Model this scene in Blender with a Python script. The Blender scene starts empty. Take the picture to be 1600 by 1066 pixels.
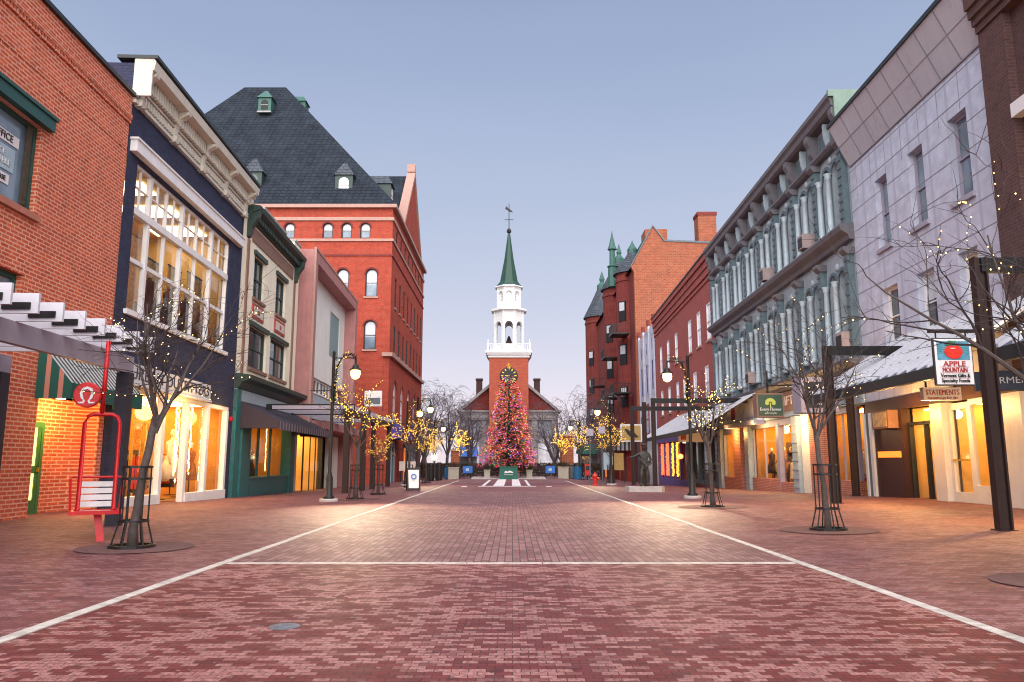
import bpy, bmesh, math, random
from mathutils import Matrix, Vector
R = math.radians
S = bpy.context.scene
COL = S.collection

# ------------------------------------------------------------------ camera, sky, sun, exposure
cam = bpy.data.objects.new('camera', bpy.data.cameras.new('camera'))
COL.objects.link(cam)
cam.location = (0, 0, 1.25)
cam.rotation_euler = (R(90 + 9.08), 0, 0)
cam.data.sensor_width = 36
cam.data.lens = 36 * 1183 / 1600
cam.data.clip_end = 3000
S.camera = cam

W = bpy.data.worlds.new('World'); S.world = W; W.use_nodes = True
SUN_EL, SUN_AZ = 38, 181          # soft dusk glow from behind the camera
def build_sky():
    nt = W.node_tree; nt.nodes.clear(); N = nt.nodes.new; L = nt.links.new
    out = N('ShaderNodeOutputWorld')
    sky = N('ShaderNodeTexSky'); sky.sky_type = 'NISHITA'; sky.sun_disc = False
    sky.sun_elevation = R(SUN_EL); sky.sun_rotation = R(SUN_AZ)
    b1 = N('ShaderNodeBackground'); b1.inputs[1].default_value = 0.008
    L(sky.outputs[0], b1.inputs[0])
    tc = N('ShaderNodeTexCoord'); sp = N('ShaderNodeSeparateXYZ'); L(tc.outputs['Generated'], sp.inputs[0])
    ramp = N('ShaderNodeValToRGB'); 
    nz = N('ShaderNodeTexNoise'); nz.inputs['Scale'].default_value = 2.2; nz.inputs['Detail'].default_value = 5; mp = N('ShaderNodeMapping'); mp.inputs['Scale'].default_value = (1, 1, 4)
    L(tc.outputs['Generated'], mp.inputs[0]); L(mp.outputs[0], nz.inputs['Vector'])
    ma = N('ShaderNodeMath'); ma.operation = 'MULTIPLY_ADD'; ma.inputs[1].default_value = .11; L(nz.outputs[0], ma.inputs[0])
    mb = N('ShaderNodeMath'); mb.operation = 'SUBTRACT'; mb.inputs[1].default_value = .055; L(sp.outputs[2], mb.inputs[0]); L(mb.outputs[0], ma.inputs[2])     # faint thin cloud drifting through the gradient
    L(ma.outputs[0], ramp.inputs[0])
    e = ramp.color_ramp.elements
    stops = [(0.0, (.92, .78, .84)), (.05, (.90, .78, .88)), (.13, (.75, .72, .84)), (.24, (.59, .63, .78)),
             (.40, (.44, .52, .71)), (.58, (.32, .40, .60)), (1.0, (.22, .31, .52))]
    while len(e) < len(stops): e.new(.5)
    for el, (p, c) in zip(e, stops): el.position = p; el.color = (*c, 1)
    b2 = N('ShaderNodeBackground'); b2.inputs[1].default_value = SKY
    L(ramp.outputs[0], b2.inputs[0])
    a = N('ShaderNodeAddShader'); L(b1.outputs[0], a.inputs[0]); L(b2.outputs[0], a.inputs[1]); L(a.outputs[0], out.inputs[0])
SKY = 0.45
build_sky()

sun = bpy.data.objects.new('sun', bpy.data.lights.new('sun', 'SUN'))
COL.objects.link(sun)
sun.data.energy = 3.7; sun.data.angle = R(104); sun.data.color = (1, .945, .915)
_d = Vector((math.sin(R(SUN_AZ)) * math.cos(R(SUN_EL)), math.cos(R(SUN_AZ)) * math.cos(R(SUN_EL)), math.sin(R(SUN_EL))))
sun.rotation_euler = (-_d).to_track_quat('-Z', 'Y').to_euler()

S.view_settings.view_transform = 'Standard'
S.view_settings.look = 'None'
S.view_settings.exposure = 1.0
S.view_settings.gamma = 1
S.view_settings.use_curve_mapping = False
S.cycles.use_denoising = True
S.cycles.max_bounces = 6
S.cycles.diffuse_bounces = 3
S.cycles.transparent_max_bounces = 12
S.cycles.caustics_reflective = False
S.cycles.caustics_refractive = False
S.cycles.sample_clamp_indirect = 4
S.cycles.filter_width = 1.1

# ------------------------------------------------------------------ materials
M = {}
class NT:                                            # small node-tree helper
    def __init__(s, name):
        s.m = bpy.data.materials.new(name); s.m.use_nodes = True
        s.t = s.m.node_tree; s.b = s.t.nodes['Principled BSDF']; M[name] = s.m
    def n(s, kind, **kw):
        o = s.t.nodes.new(kind)
        for k, v in kw.items(): setattr(o, k, v)
        return o
    def l(s, a, b): s.t.links.new(a, b)
    def put(s, sock, v):
        if hasattr(v, 'links') or hasattr(v, 'is_linked'): s.l(v, sock)
        else: sock.default_value = v
    def math(s, op, a, b=0.0, c=0.0):
        o = s.n('ShaderNodeMath', operation=op)
        for i, v in enumerate((a, b, c)): s.put(o.inputs[i], v)
        return o.outputs[0]
    def mix(s, f, a, b, mode='MIX'):
        o = s.n('ShaderNodeMix', data_type='RGBA', blend_type=mode)
        s.put(o.inputs[0], f)
        for i, v in ((6, a), (7, b)):
            s.put(o.inputs[i], (*v, 1) if isinstance(v, tuple) and len(v) == 3 else v)
        return o.outputs[2]
    def ramp(s, f, p0, p1, c0=(0, 0, 0), c1=(1, 1, 1)):
        o = s.n('ShaderNodeValToRGB'); s.put(o.inputs[0], f)
        e = o.color_ramp.elements; e[0].position = p0; e[1].position = p1; e[0].color = (*c0, 1); e[1].color = (*c1, 1)
        return o.outputs[0]
    def noise(s, vec, scale, detail=4, rough=.6):
        o = s.n('ShaderNodeTexNoise'); o.inputs['Scale'].default_value = scale; o.inputs['Detail'].default_value = detail
        o.inputs['Roughness'].default_value = rough
        if vec is not None: s.l(vec, o.inputs['Vector'])
        return o.outputs[0]
    def obj(s): return s.n('ShaderNodeTexCoord').outputs['Object']
    def sep(s, v):
        o = s.n('ShaderNodeSeparateXYZ'); s.l(v, o.inputs[0]); return o.outputs
    def comb(s, x, y, z=0.0):
        o = s.n('ShaderNodeCombineXYZ')
        for i, v in enumerate((x, y, z)): s.put(o.inputs[i], v)
        return o.outputs[0]
    def bump(s, h, strength, dist=.02):
        o = s.n('ShaderNodeBump'); o.inputs['Strength'].default_value = strength; o.inputs['Distance'].default_value = dist
        s.l(h, o.inputs['Height']); s.l(o.outputs[0], s.b.inputs['Normal'])

def plain(name, col, rough=.6, metal=0.0, var=.25, scale=6, streak=0.0, bump=0.0, spec=.4):
    t = NT(name); b = t.b; o = t.obj()
    nz = t.noise(o, scale, 5, .65)
    c = t.mix(t.math('MULTIPLY', t.ramp(nz, .3, .75), 1.0), tuple(x * (1 - var) for x in col), tuple(min(1, x * (1 + var * .6)) for x in col))
    if streak:                                       # rain streaks and grime running down
        x, y, z = t.sep(o)
        sv = t.comb(t.math('MULTIPLY', t.math('ADD', x, y), 7.0), t.math('MULTIPLY', z, .35))
        c = t.mix(t.math('MULTIPLY', t.ramp(t.noise(sv, 1.0, 4), .48, .72), streak), c, tuple(x * .45 for x in col))
    t.l(c, b.inputs['Base Color'])
    b.inputs['Metallic'].default_value = metal
    b.inputs['Specular IOR Level'].default_value = spec
    rr = t.math('MULTIPLY_ADD', nz, .3, rough - .15); t.l(rr, b.inputs['Roughness'])
    if bump: t.bump(nz, bump)
    return t.m

def brick(name, c1, c2, mortar, w=.26, h=.09, m=.012, dirt=.3, flat=False, grime=(.10, .07, .06), bumps=.5):
    t = NT(name); o = t.obj(); x, y, z = t.sep(o)
    v = t.comb(t.math('ADD', x, y), z)
    bt = t.n('ShaderNodeTexBrick'); t.l(v, bt.inputs['Vector'])
    bt.inputs['Scale'].default_value = 1; bt.inputs['Brick Width'].default_value = w; bt.inputs['Row Height'].default_value = h
    bt.inputs['Mortar Size'].default_value = m; bt.inputs['Mortar Smooth'].default_value = .3; bt.inputs['Bias'].default_value = 0
    for k, c in (('Color1', c1), ('Color2', c2), ('Mortar', mortar)): bt.inputs[k].default_value = (*c, 1)
    big = t.noise(o, .55, 6, .7)
    c = t.mix(t.math('MULTIPLY', t.ramp(big, .42, .78), dirt), bt.outputs[0], grime)
    sv = t.comb(t.math('MULTIPLY', t.math('ADD', x, y), 3.0), t.math('MULTIPLY', z, .25))
    c = t.mix(t.math('MULTIPLY', t.ramp(t.noise(sv, 1.0, 5), .5, .8), dirt * .8), c, grime)
    c = t.mix(t.math('MULTIPLY', t.ramp(t.noise(o, 3, 6, .75), .45, .75), .40), c, tuple(min(1, q * 1.6) for q in c1))
    c = t.mix(t.math('MULTIPLY', t.ramp(t.noise(o, 1.7, 6, .8), .52, .78), .45), c, tuple(q * .5 for q in c2))
    t.l(c, t.b.inputs['Base Color']); t.b.inputs['Roughness'].default_value = .85; t.b.inputs['Specular IOR Level'].default_value = .25
    t.bump(t.math('SUBTRACT', 1.0, bt.outputs['Fac']), bumps, .01)
    return t.m

def pavers(name, along, w, h, ca, cb, joint, pale=None, pale_amt=0.0, streak=(1.2, 5.0), edge=.045, patch=.2, rough=.62):
    # clay pavers laid in running bond; 'pale' worn bricks gather in long drifts
    t = NT(name); o = t.obj(); x, y, z = t.sep(o)
    u, v = (x, y) if along == 'x' else (y, x)
    vr = t.math('DIVIDE', v, h); row = t.math('FLOOR', vr)
    ur = t.math('ADD', t.math('DIVIDE', u, w), t.math('MULTIPLY', t.math('FLOORED_MODULO', row, 2.0), .5)); colm = t.math('FLOOR', ur)
    fu = t.math('FRACT', ur); fv = t.math('FRACT', vr)
    wn = t.n('ShaderNodeTexWhiteNoise', noise_dimensions='2D'); t.l(t.comb(colm, row), wn.inputs['Vector']); rnd = wn.outputs['Value']
    c = t.mix(rnd, ca, cb)
    if pale:
        sv = t.comb(t.math('MULTIPLY', colm, w / streak[1] * 4), t.math('MULTIPLY', row, h / streak[0] * 4))
        drift = t.noise(sv, 1.0, 3, .55); wide = t.noise(t.comb(t.math('MULTIPLY', colm, w), t.math('MULTIPLY', row, h)), .7, 2)
        s1 = t.math('ADD', t.math('ADD', t.math('MULTIPLY', drift, .75), t.math('MULTIPLY', rnd, .26)), t.math('MULTIPLY', wide, .35))
        f = t.math('MULTIPLY', t.ramp(s1, 1.0 - pale_amt * .5 - .22, 1.0 - pale_amt * .5 - .16), t.math('MULTIPLY_ADD', t.ramp(t.noise(o, 34, 4, .75), .36, .62), .80, .15))
        c = t.mix(t.math('MINIMUM', f, 1.0), c, pale)
    big = t.noise(o, .6, 6, .7)
    c = t.mix(t.math('MULTIPLY', t.ramp(big, .42, .75), patch), c, tuple(q * .35 for q in ca))
    c = t.mix(t.math('MULTIPLY', t.ramp(t.noise(o, 2.3, 5, .7), .5, .8), patch), c, tuple(min(1, q * 1.5 + .06) for q in cb))
    spots = t.ramp(t.noise(o, 6.5, 2, .4), .66, .72)
    c = t.mix(t.math('MULTIPLY', spots, .55), c, tuple(q * .25 for q in cb))
    c = t.mix(t.math('MULTIPLY', t.ramp(t.noise(o, 19, 1, .3), .74, .77), .6), c, (.30, .24, .23))
    eu = edge * h / w
    mk = t.math('MAXIMUM', t.math('LESS_THAN', fv, edge * 2), t.math('LESS_THAN', fu, eu * 2))
    c = t.mix(t.math('MULTIPLY', mk, .88), c, joint)
    t.l(c, t.b.inputs['Base Color'])
    t.l(t.math('MULTIPLY_ADD', t.noise(o, 3, 4), .35, rough - .15), t.b.inputs['Roughness']); t.b.inputs['Specular IOR Level'].default_value = .35
    hgt = t.math('ADD', t.math('MULTIPLY', t.math('SUBTRACT', 1.0, mk), .7), t.math('ADD', t.math('MULTIPLY', rnd, .25), t.math('MULTIPLY', t.noise(o, 40, 2), .3)))
    t.bump(hgt, .55, .008)
    return t.m

def glow(name, col, strength, sample=True):
    t = NT(name); b = t.b
    b.inputs['Base Color'].default_value = (*col, 1); b.inputs['Emission Color'].default_value = (*col, 1)
    b.inputs['Emission Strength'].default_value = strength
    if not sample: t.m.cycles.emission_sampling = 'NONE'
    return t.m

def clear_glass(name, refl=.08, tint=(1, 1, 1)):
    t = NT(name); out = t.t.nodes['Material Output']
    tr = t.n('ShaderNodeBsdfTransparent'); tr.inputs[0].default_value = (*tint, 1)
    gl = t.n('ShaderNodeBsdfGlossy'); gl.inputs['Roughness'].default_value = .03
    mx = t.n('ShaderNodeMixShader'); lw = t.n('ShaderNodeLayerWeight'); lw.inputs[0].default_value = .12
    t.l(t.math('MULTIPLY_ADD', lw.outputs['Fresnel'], .55, refl), mx.inputs[0]); t.l(tr.outputs[0], mx.inputs[1]); t.l(gl.outputs[0], mx.inputs[2])
    t.l(mx.outputs[0], out.inputs['Surface'])
    return t.m

def shingles(name, c1, c2):
    t = NT(name); o = t.obj(); x, y, z = t.sep(o)
    bt = t.n('ShaderNodeTexBrick'); t.l(t.comb(t.math('ADD', x, y), z), bt.inputs['Vector'])
    bt.inputs['Scale'].default_value = 1; bt.inputs['Brick Width'].default_value = .5; bt.inputs['Row Height'].default_value = .34; bt.inputs['Mortar Size'].default_value = .03
    for k, c in (('Color1', c1), ('Color2', c2), ('Mortar', tuple(q * .45 for q in c1))): bt.inputs[k].default_value = (*c, 1)
    c = t.mix(t.math('MULTIPLY', t.ramp(t.noise(o, .8, 6, .7), .4, .7), .5), bt.outputs[0], tuple(q * 1.7 for q in c2))
    t.l(c, t.b.inputs['Base Color']); t.b.inputs['Roughness'].default_value = .8; t.b.inputs['Specular IOR Level'].default_value = .12
    t.bump(t.math('SUBTRACT', 1.0, bt.outputs['Fac']), .8, .04)
    return t.m

def ribbed(name, col, period, axis='x', rough=.4, metal=.0, dark=.35):
    t = NT(name); o = t.obj(); c3 = t.sep(o); a = c3['xyz'.index(axis)]
    f = t.math('LESS_THAN', t.math('FRACT', t.math('DIVIDE', a, period)), .12)
    c = t.mix(f, t.mix(t.ramp(t.noise(o, 2.5, 4), .35, .7), tuple(q * .75 for q in col), col), tuple(q * dark for q in col))
    t.l(c, t.b.inputs['Base Color']); t.b.inputs['Roughness'].default_value = rough; t.b.inputs['Metallic'].default_value = metal
    return t.m

def stripes(name, ca, cb, period, axis='x', duty=.5):
    t = NT(name); o = t.obj(); a = t.sep(o)['xyz'.index(axis)]
    f = t.math('LESS_THAN', t.math('FRACT', t.math('DIVIDE', a, period)), duty)
    t.l(t.mix(f, ca, cb), t.b.inputs['Base Color']); t.b.inputs['Roughness'].default_value = .8
    return t.m

brick('brick_orange', (.56, .115, .048), (.40, .070, .032), (.68, .36, .26), .27, .092, .018, .34, grime=(.26, .055, .035))
brick('brick_navy', (.040, .046, .085), (.030, .034, .068), (.022, .025, .050), .27, .09, .012, .25, grime=(.02, .02, .035))
brick('brick_red', (.40, .056, .028), (.28, .036, .020), (.36, .10, .065), .3, .10, .016, .60, grime=(.17, .030, .022))
brick('brick_tan', (.33, .092, .042), (.23, .060, .030), (.30, .14, .09), .5, .2, .03, .45, grime=(.16, .055, .035))
brick('brick_dusk', (.36, .085, .070), (.29, .062, .055), (.38, .17, .15), .3, .11, .014, .45, grime=(.16, .05, .05))
brick('brick_maroon', (.21, .036, .030), (.15, .025, .022), (.20, .06, .05), .35, .12, .014, .40, grime=(.09, .02, .02))
brick('brick_brown', (.100, .050, .046), (.076, .038, .036), (.115, .075, .072), .27, .09, .012, .30, grime=(.08, .04, .035))
brick('brick_shop', (.46, .14, .085), (.34, .09, .06), (.50, .33, .26), .24, .08, .012, .25)
brick('tower_brick', (.44, .10, .055), (.37, .08, .045), (.44, .13, .08), .5, .2, .02, .25, grime=(.24, .06, .04))
plain('navy_paint', (.040, .045, .082), .6, 0, .3, 3, .3)
plain('cream_paint', (.60, .56, .47), .6, 0, .10, 2, .22)
plain('buff_paint', (.83, .76, .59), .65, 0, .10, 1.5, .18)
plain('white_paint', (.78, .77, .76), .5, 0, .10, 3, .12)
plain('white_panel', (.78, .78, .72), .5, 0, .10, .8, .22)
plain('pink_concrete', (.42, .19, .175), .75, 0, .22, 1.4, .30)
plain('teal_panel', (.17, .32, .31), .4, 0, .12, 2, .2)
plain('pale_blue_panel', (.36, .48, .54), .4, 0, .15, 1.2, .15)
plain('green_trim', (.020, .085, .070), .45, 0, .25, 5, .2)
plain('dark_green_trim', (.030, .055, .045), .5, 0, .25, 4, .2)
plain('teal_paint', (.025, .135, .135), .45, 0, .25, 4, .25)
plain('brown_trim', (.25, .14, .10), .65, 0, .2, 4, .2)
plain('terracotta', (.46, .17, .11), .7, 0, .2, 5, .2)
plain('red_trim', (.40, .065, .055), .6, 0, .2, 5)
plain('cast_iron', (.34, .40, .435), .5, 0, .25, 3, .35)
plain('cast_iron_dark', (.105, .155, .175), .5, 0, .25, 4, .3)
plain('column_paint', (.41, .49, .535), .45, 0, .15, 4, .30)
plain('cornice_iron', (.135, .130, .145), .55, 0, .25, 3, .35)
plain('cornice_green', (.17, .25, .20), .6, 0, .2, 3, .3)
plain('stone_band', (.42, .25, .20), .75, 0, .15, 4, .25)
plain('grey_stone', (.36, .34, .34), .8, 0, .2, 5, .15, .2)
plain('concrete', (.44, .41, .39), .85, 0, .18, 6, 0, .2)
plain('granite_strip', (.52, .47, .42), .75, 0, .45, 7, 0, .3)
plain('copper_green', (.040, .120, .098), .55, 0, .3, 2, .3)
plain('spire_green', (.020, .062, .043), .5, 0, .2, 2, .2)
plain('lead_grey', (.10, .125, .145), .5, 0, .25, 3, .2)
plain('black_metal', (.018, .017, .018), .45, .3, .3, 8)
plain('dark_bronze', (.045, .030, .025), .5, .3, .3, 6, .2)
plain('rust_steel', (.034, .017, .014), .6, .2, .35, 5, .3, .1)
plain('dark_pier', (.030, .028, .040), .6, 0, .3, 4, .2)
plain('lilac_grey', (.34, .31, .37), .55, 0, .12, 3, .1)
plain('slat_white', (.62, .62, .68), .5, 0, .10, 4, .1)
plain('red_enamel', (.50, .008, .012), .38, 0, .25, 14, 0, 0, .35)
plain('hydrant_red', (.55, .025, .02), .4, 0, .2, 6)
plain('slat_board', (.60, .56, .56), .6, 0, .15, 6)
plain('bark', (.085, .066, .060), .9, 0, .4, 14, 0, .3)
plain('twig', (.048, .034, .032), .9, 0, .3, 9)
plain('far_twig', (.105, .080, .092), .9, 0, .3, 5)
plain('soil', (.130, .060, .056), .95, 0, .4, 12, 0, .5)
plain('awning_plum', (.045, .034, .046), .85, 0, .2, 4, .2)
plain('awning_green', (.012, .085, .06), .8, 0, .2, 4)
plain('flat_roof', (.06, .06, .065), .9, 0, .2, 2)
plain('dark_trim', (.022, .028, .030), .5, 0, .2, 4)
plain('window_void', (.012, .013, .016), .6, 0, .2, 4)
plain('blind_pale', (.52, .55, .58), .25, 0, .08, 3, 0, 0, .7)
plain('blind_yellow', (.60, .52, .36), .35, 0, .1, 3)
plain('granite_dark', (.050, .022, .020), .35, 0, .6, 30)
plain('white_tile', (.62, .61, .62), .4, 0, .08, 3, .15)
plain('door_green', (.035, .15, .045), .4, 0, .2, 4)
plain('purple_paint', (.10, .06, .22), .5, 0, .2, 4)
plain('sign_green', (.030, .075, .050), .5, 0, .12, 6)
plain('sign_navy', (.018, .025, .045), .5, 0, .12, 6)
plain('sign_white', (.72, .69, .68), .5, 0, .06, 5)
plain('sign_cream', (.74, .62, .54), .5, 0, .06, 5)
plain('apple_red', (.66, .03, .015), .35, 0, .15, 9)
plain('leaf_green', (.02, .16, .07), .5, 0, .2, 9)
plain('sea_blue', (.10, .30, .42), .5, 0, .45, 9)
plain('letter_red', (.42, .035, .03), .5, 0, .1, 6)
plain('letter_black', (.02, .02, .02), .5, 0, .1, 6)
plain('letter_lime', (.42, .50, .10), .5, 0, .1, 6)
plain('letter_pale', (.60, .62, .62), .45, 0, .08, 6)
plain('magenta', (.28, .02, .07), .5, 0, .2, 8)
plain('gold', (.70, .42, .06), .35, .6, .2, 8)
plain('blue_sign', (.02, .13, .48), .4, 0, .2, 4)
plain('blue_bin', (.010, .11, .24), .45, 0, .2, 4)
plain('bin_grey', (.13, .12, .13), .6, 0, .2, 5)
plain('planter_stone', (.42, .38, .31), .85, 0, .2, 7, .1, .2)
plain('box_green', (.008, .105, .070), .5, 0, .15, 4)
plain('needles', (.016, .035, .022), .85, 0, .4, 3)
plain('garland_green', (.018, .042, .014), .85, 0, .5, 20)
plain('shrub_brown', (.075, .055, .035), .9, 0, .4, 6)
plain('lawn', (.10, .115, .055), .95, 0, .4, 3)
plain('bronze_statue', (.050, .048, .044), .45, .4, .4, 12, .2, .2)
plain('fabric_red', (.55, .05, .03), .8, 0, .2, 5)
plain('fabric_dark', (.05, .035, .03), .8, 0, .3, 5)
plain('fabric_white', (.72, .66, .55), .8, 0, .15, 5)
plain('warm_wall', (.60, .27, .05), .8, 0, .22, 1.5)
plain('warm_pale', (.70, .45, .15), .8, 0, .15, 1.5)
plain('shop_floor', (.40, .26, .14), .6, 0, .2, 3)
plain('goods_a', (.34, .13, .05), .7, 0, .5, 7)
plain('goods_b', (.55, .40, .20), .7, 0, .5, 7)
plain('goods_c', (.12, .08, .05), .7, 0, .5, 7)
plain('purple_cloth', (.07, .05, .30), .8, 0, .2, 5)
plain('blue_grey_house', (.30, .33, .38), .7, 0, .15, 3)
plain('manhole_iron', (.13, .15, .19), .5, .4, .4, 18, 0, .4)
plain('skylit_panel', (.075, .10, .14), .48, .1, .6, .9, .25)
plain('ac_unit', (.36, .28, .27), .6, 0, .2, 6)
shingles('slate_roof', (.014, .018, .026), (.022, .029, .039))
shingles('slate_grey', (.055, .065, .080), (.07, .08, .095))
ribbed('tile_facade', (.55, .57, .68), 1.14, 'x', .25, .0, .72)
stripes('awning_salmon', (.012, .085, .06), (.52, .20, .14), .30, 'y', .36)
stripes('awning_stripe', (.02, .055, .045), (.50, .47, .46), .19, 'x', .5)
stripes('awning_white', (.05, .06, .06), (.62, .60, .60), .5, 'x', .55)
stripes('valance_stripe', (.06, .045, .06), (.22, .18, .20), .5, 'x', .5)
plain('canted_panel', (.47, .48, .53), .3, 0, .08, .8, .15)
plain('joint_dark', (.24, .23, .26), .6, 0, .1, 4)
clear_glass('shop_glass', .08)
clear_glass('upper_glass', .22)
def dark_glass(name, col, rough=.06):
    t = NT(name); o = t.obj(); b = t.b
    t.l(t.mix(t.ramp(t.noise(o, .7, 3), .35, .7), col, tuple(q * 2.2 for q in col)), b.inputs['Base Color'])
    b.inputs['Roughness'].default_value = rough; b.inputs['Specular IOR Level'].default_value = .8
dark_glass('pane_dark', (.020, .026, .032)); dark_glass('pane_sky', (.10, .135, .17), .1); dark_glass('pane_white', (.50, .52, .56), .25)
glow('ceiling_glow', (1, .60, .19), 6.2); glow('ceiling_soft', (1, .78, .45), 3.2); glow('lamp_bulb', (1, .66, .22), 5)
glow('fairy_warm', (1, .58, .16), 4.2, False); glow('fairy_yellow', (1, .54, .07), 1.5, False); glow('fairy_white', (1, .60, .20), 5, False)
glow('bulb_red', (1, .02, .03), .62, False); glow('bulb_pink', (1, .05, .20), .48, False); glow('bulb_violet', (.34, .08, 1), .8, False)
glow('bulb_green', (.1, .6, .12), .7, False); glow('bulb_orange', (1, .28, .03), .8, False); glow('bulb_white', (1, .62, .40), .9, False)
glow('lit_shade', (1, .62, .14), 1.4); glow('lit_blind', (1, .74, .34), 1.0); glow('red_neon', (1, .10, .03), 6); glow('recess_lamp', (1, .70, .25), 25)
glow('lit_door', (1, .80, .22), 1.05); glow('lit_wall', (1, .50, .10), .55); glow('lit_orange', (1, .25, .03), .7); plain('sign_tan', (.42, .27, .085), .5, 0, .2, 6)  # sign and poster boards are plain tan, without emission
glow('star_glow', (1, .90, .45), 4)
glow('lit_goods', (1, .33, .03), .32, False); glow('red_garland', (1, .10, .03), 1.6, False); glow('orange_garland', (1, .42, .03), 1.4, False)
pavers('street_dark', 'x', .106, .066, (.145, .020, .021), (.080, .012, .014), (.015, .005, .005), (.45, .215, .195), .235, (.55, 2.2), .05, .35)
pavers('street_long', 'y', .21, .10, (.190, .076, .078), (.115, .045, .048), (.030, .016, .017), (.33, .18, .18), .20, (2.0, 2.0), .075, .32)
pavers('walk_brick', 'x', .13, .075, (.175, .050, .052), (.082, .025, .028), (.024, .012, .014), (.32, .145, .150), .23, (.7, 2.6), .055, .40)
pavers('band_brick', 'x', .21, .105, (.165, .050, .058), (.125, .038, .046), (.05, .02, .02), None, 0, (1, 5), .03, .2)
# ------------------------------------------------------------------ builders
IDENT = Matrix.Identity(4)
def frame(loc, ang): return Matrix.Translation(loc) @ Matrix.Rotation(ang, 4, 'Z')
FL = frame((-10, 0, 0), math.atan2(1, -.0423))          # left shop fronts: x runs up the street, -y towards the street
FR = frame((11.8, 0, 0), math.atan2(-1, -.0338))        # right shop fronts: x runs down the street towards the camera (so x < 0)
INFO = {}                                               # thing name -> (frame, origin)

def link(o, parent=None):
    COL.objects.link(o)
    if parent is not None: o.parent = parent
    return o
def tag(o, label=None, cat=None, group=None, kind=None):
    for k, v in (('label', label), ('category', cat), ('group', group), ('kind', kind)):
        if v: o[k] = v
    return o
def thing(name, label, cat, fr=IDENT, org=(0, 0, 0), group=None):
    o = bpy.data.objects.new(name, None); link(o); o.empty_display_size = .3
    o.matrix_world = fr @ Matrix.Translation(org)
    INFO[o.name] = Vector(org)
    return tag(o, label, cat, group)
def origin_of(p):
    while p.parent is not None: p = p.parent
    return INFO.get(p.name, Vector((0, 0, 0)))
def copy_tree(o, parent=None):
    c = o.copy(); COL.objects.link(c)
    if parent is not None: c.parent = parent
    for ch in list(o.children): copy_tree(ch, c)
    return c
def place_copy(o, loc, rz=0, sc=1, label=None):
    c = copy_tree(o); c.matrix_world = Matrix.Translation(loc) @ Matrix.Rotation(rz, 4, 'Z') @ Matrix.Scale(sc, 4)
    if label: c['label'] = label
    INFO[c.name] = Vector((0, 0, 0))
    return c

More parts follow.
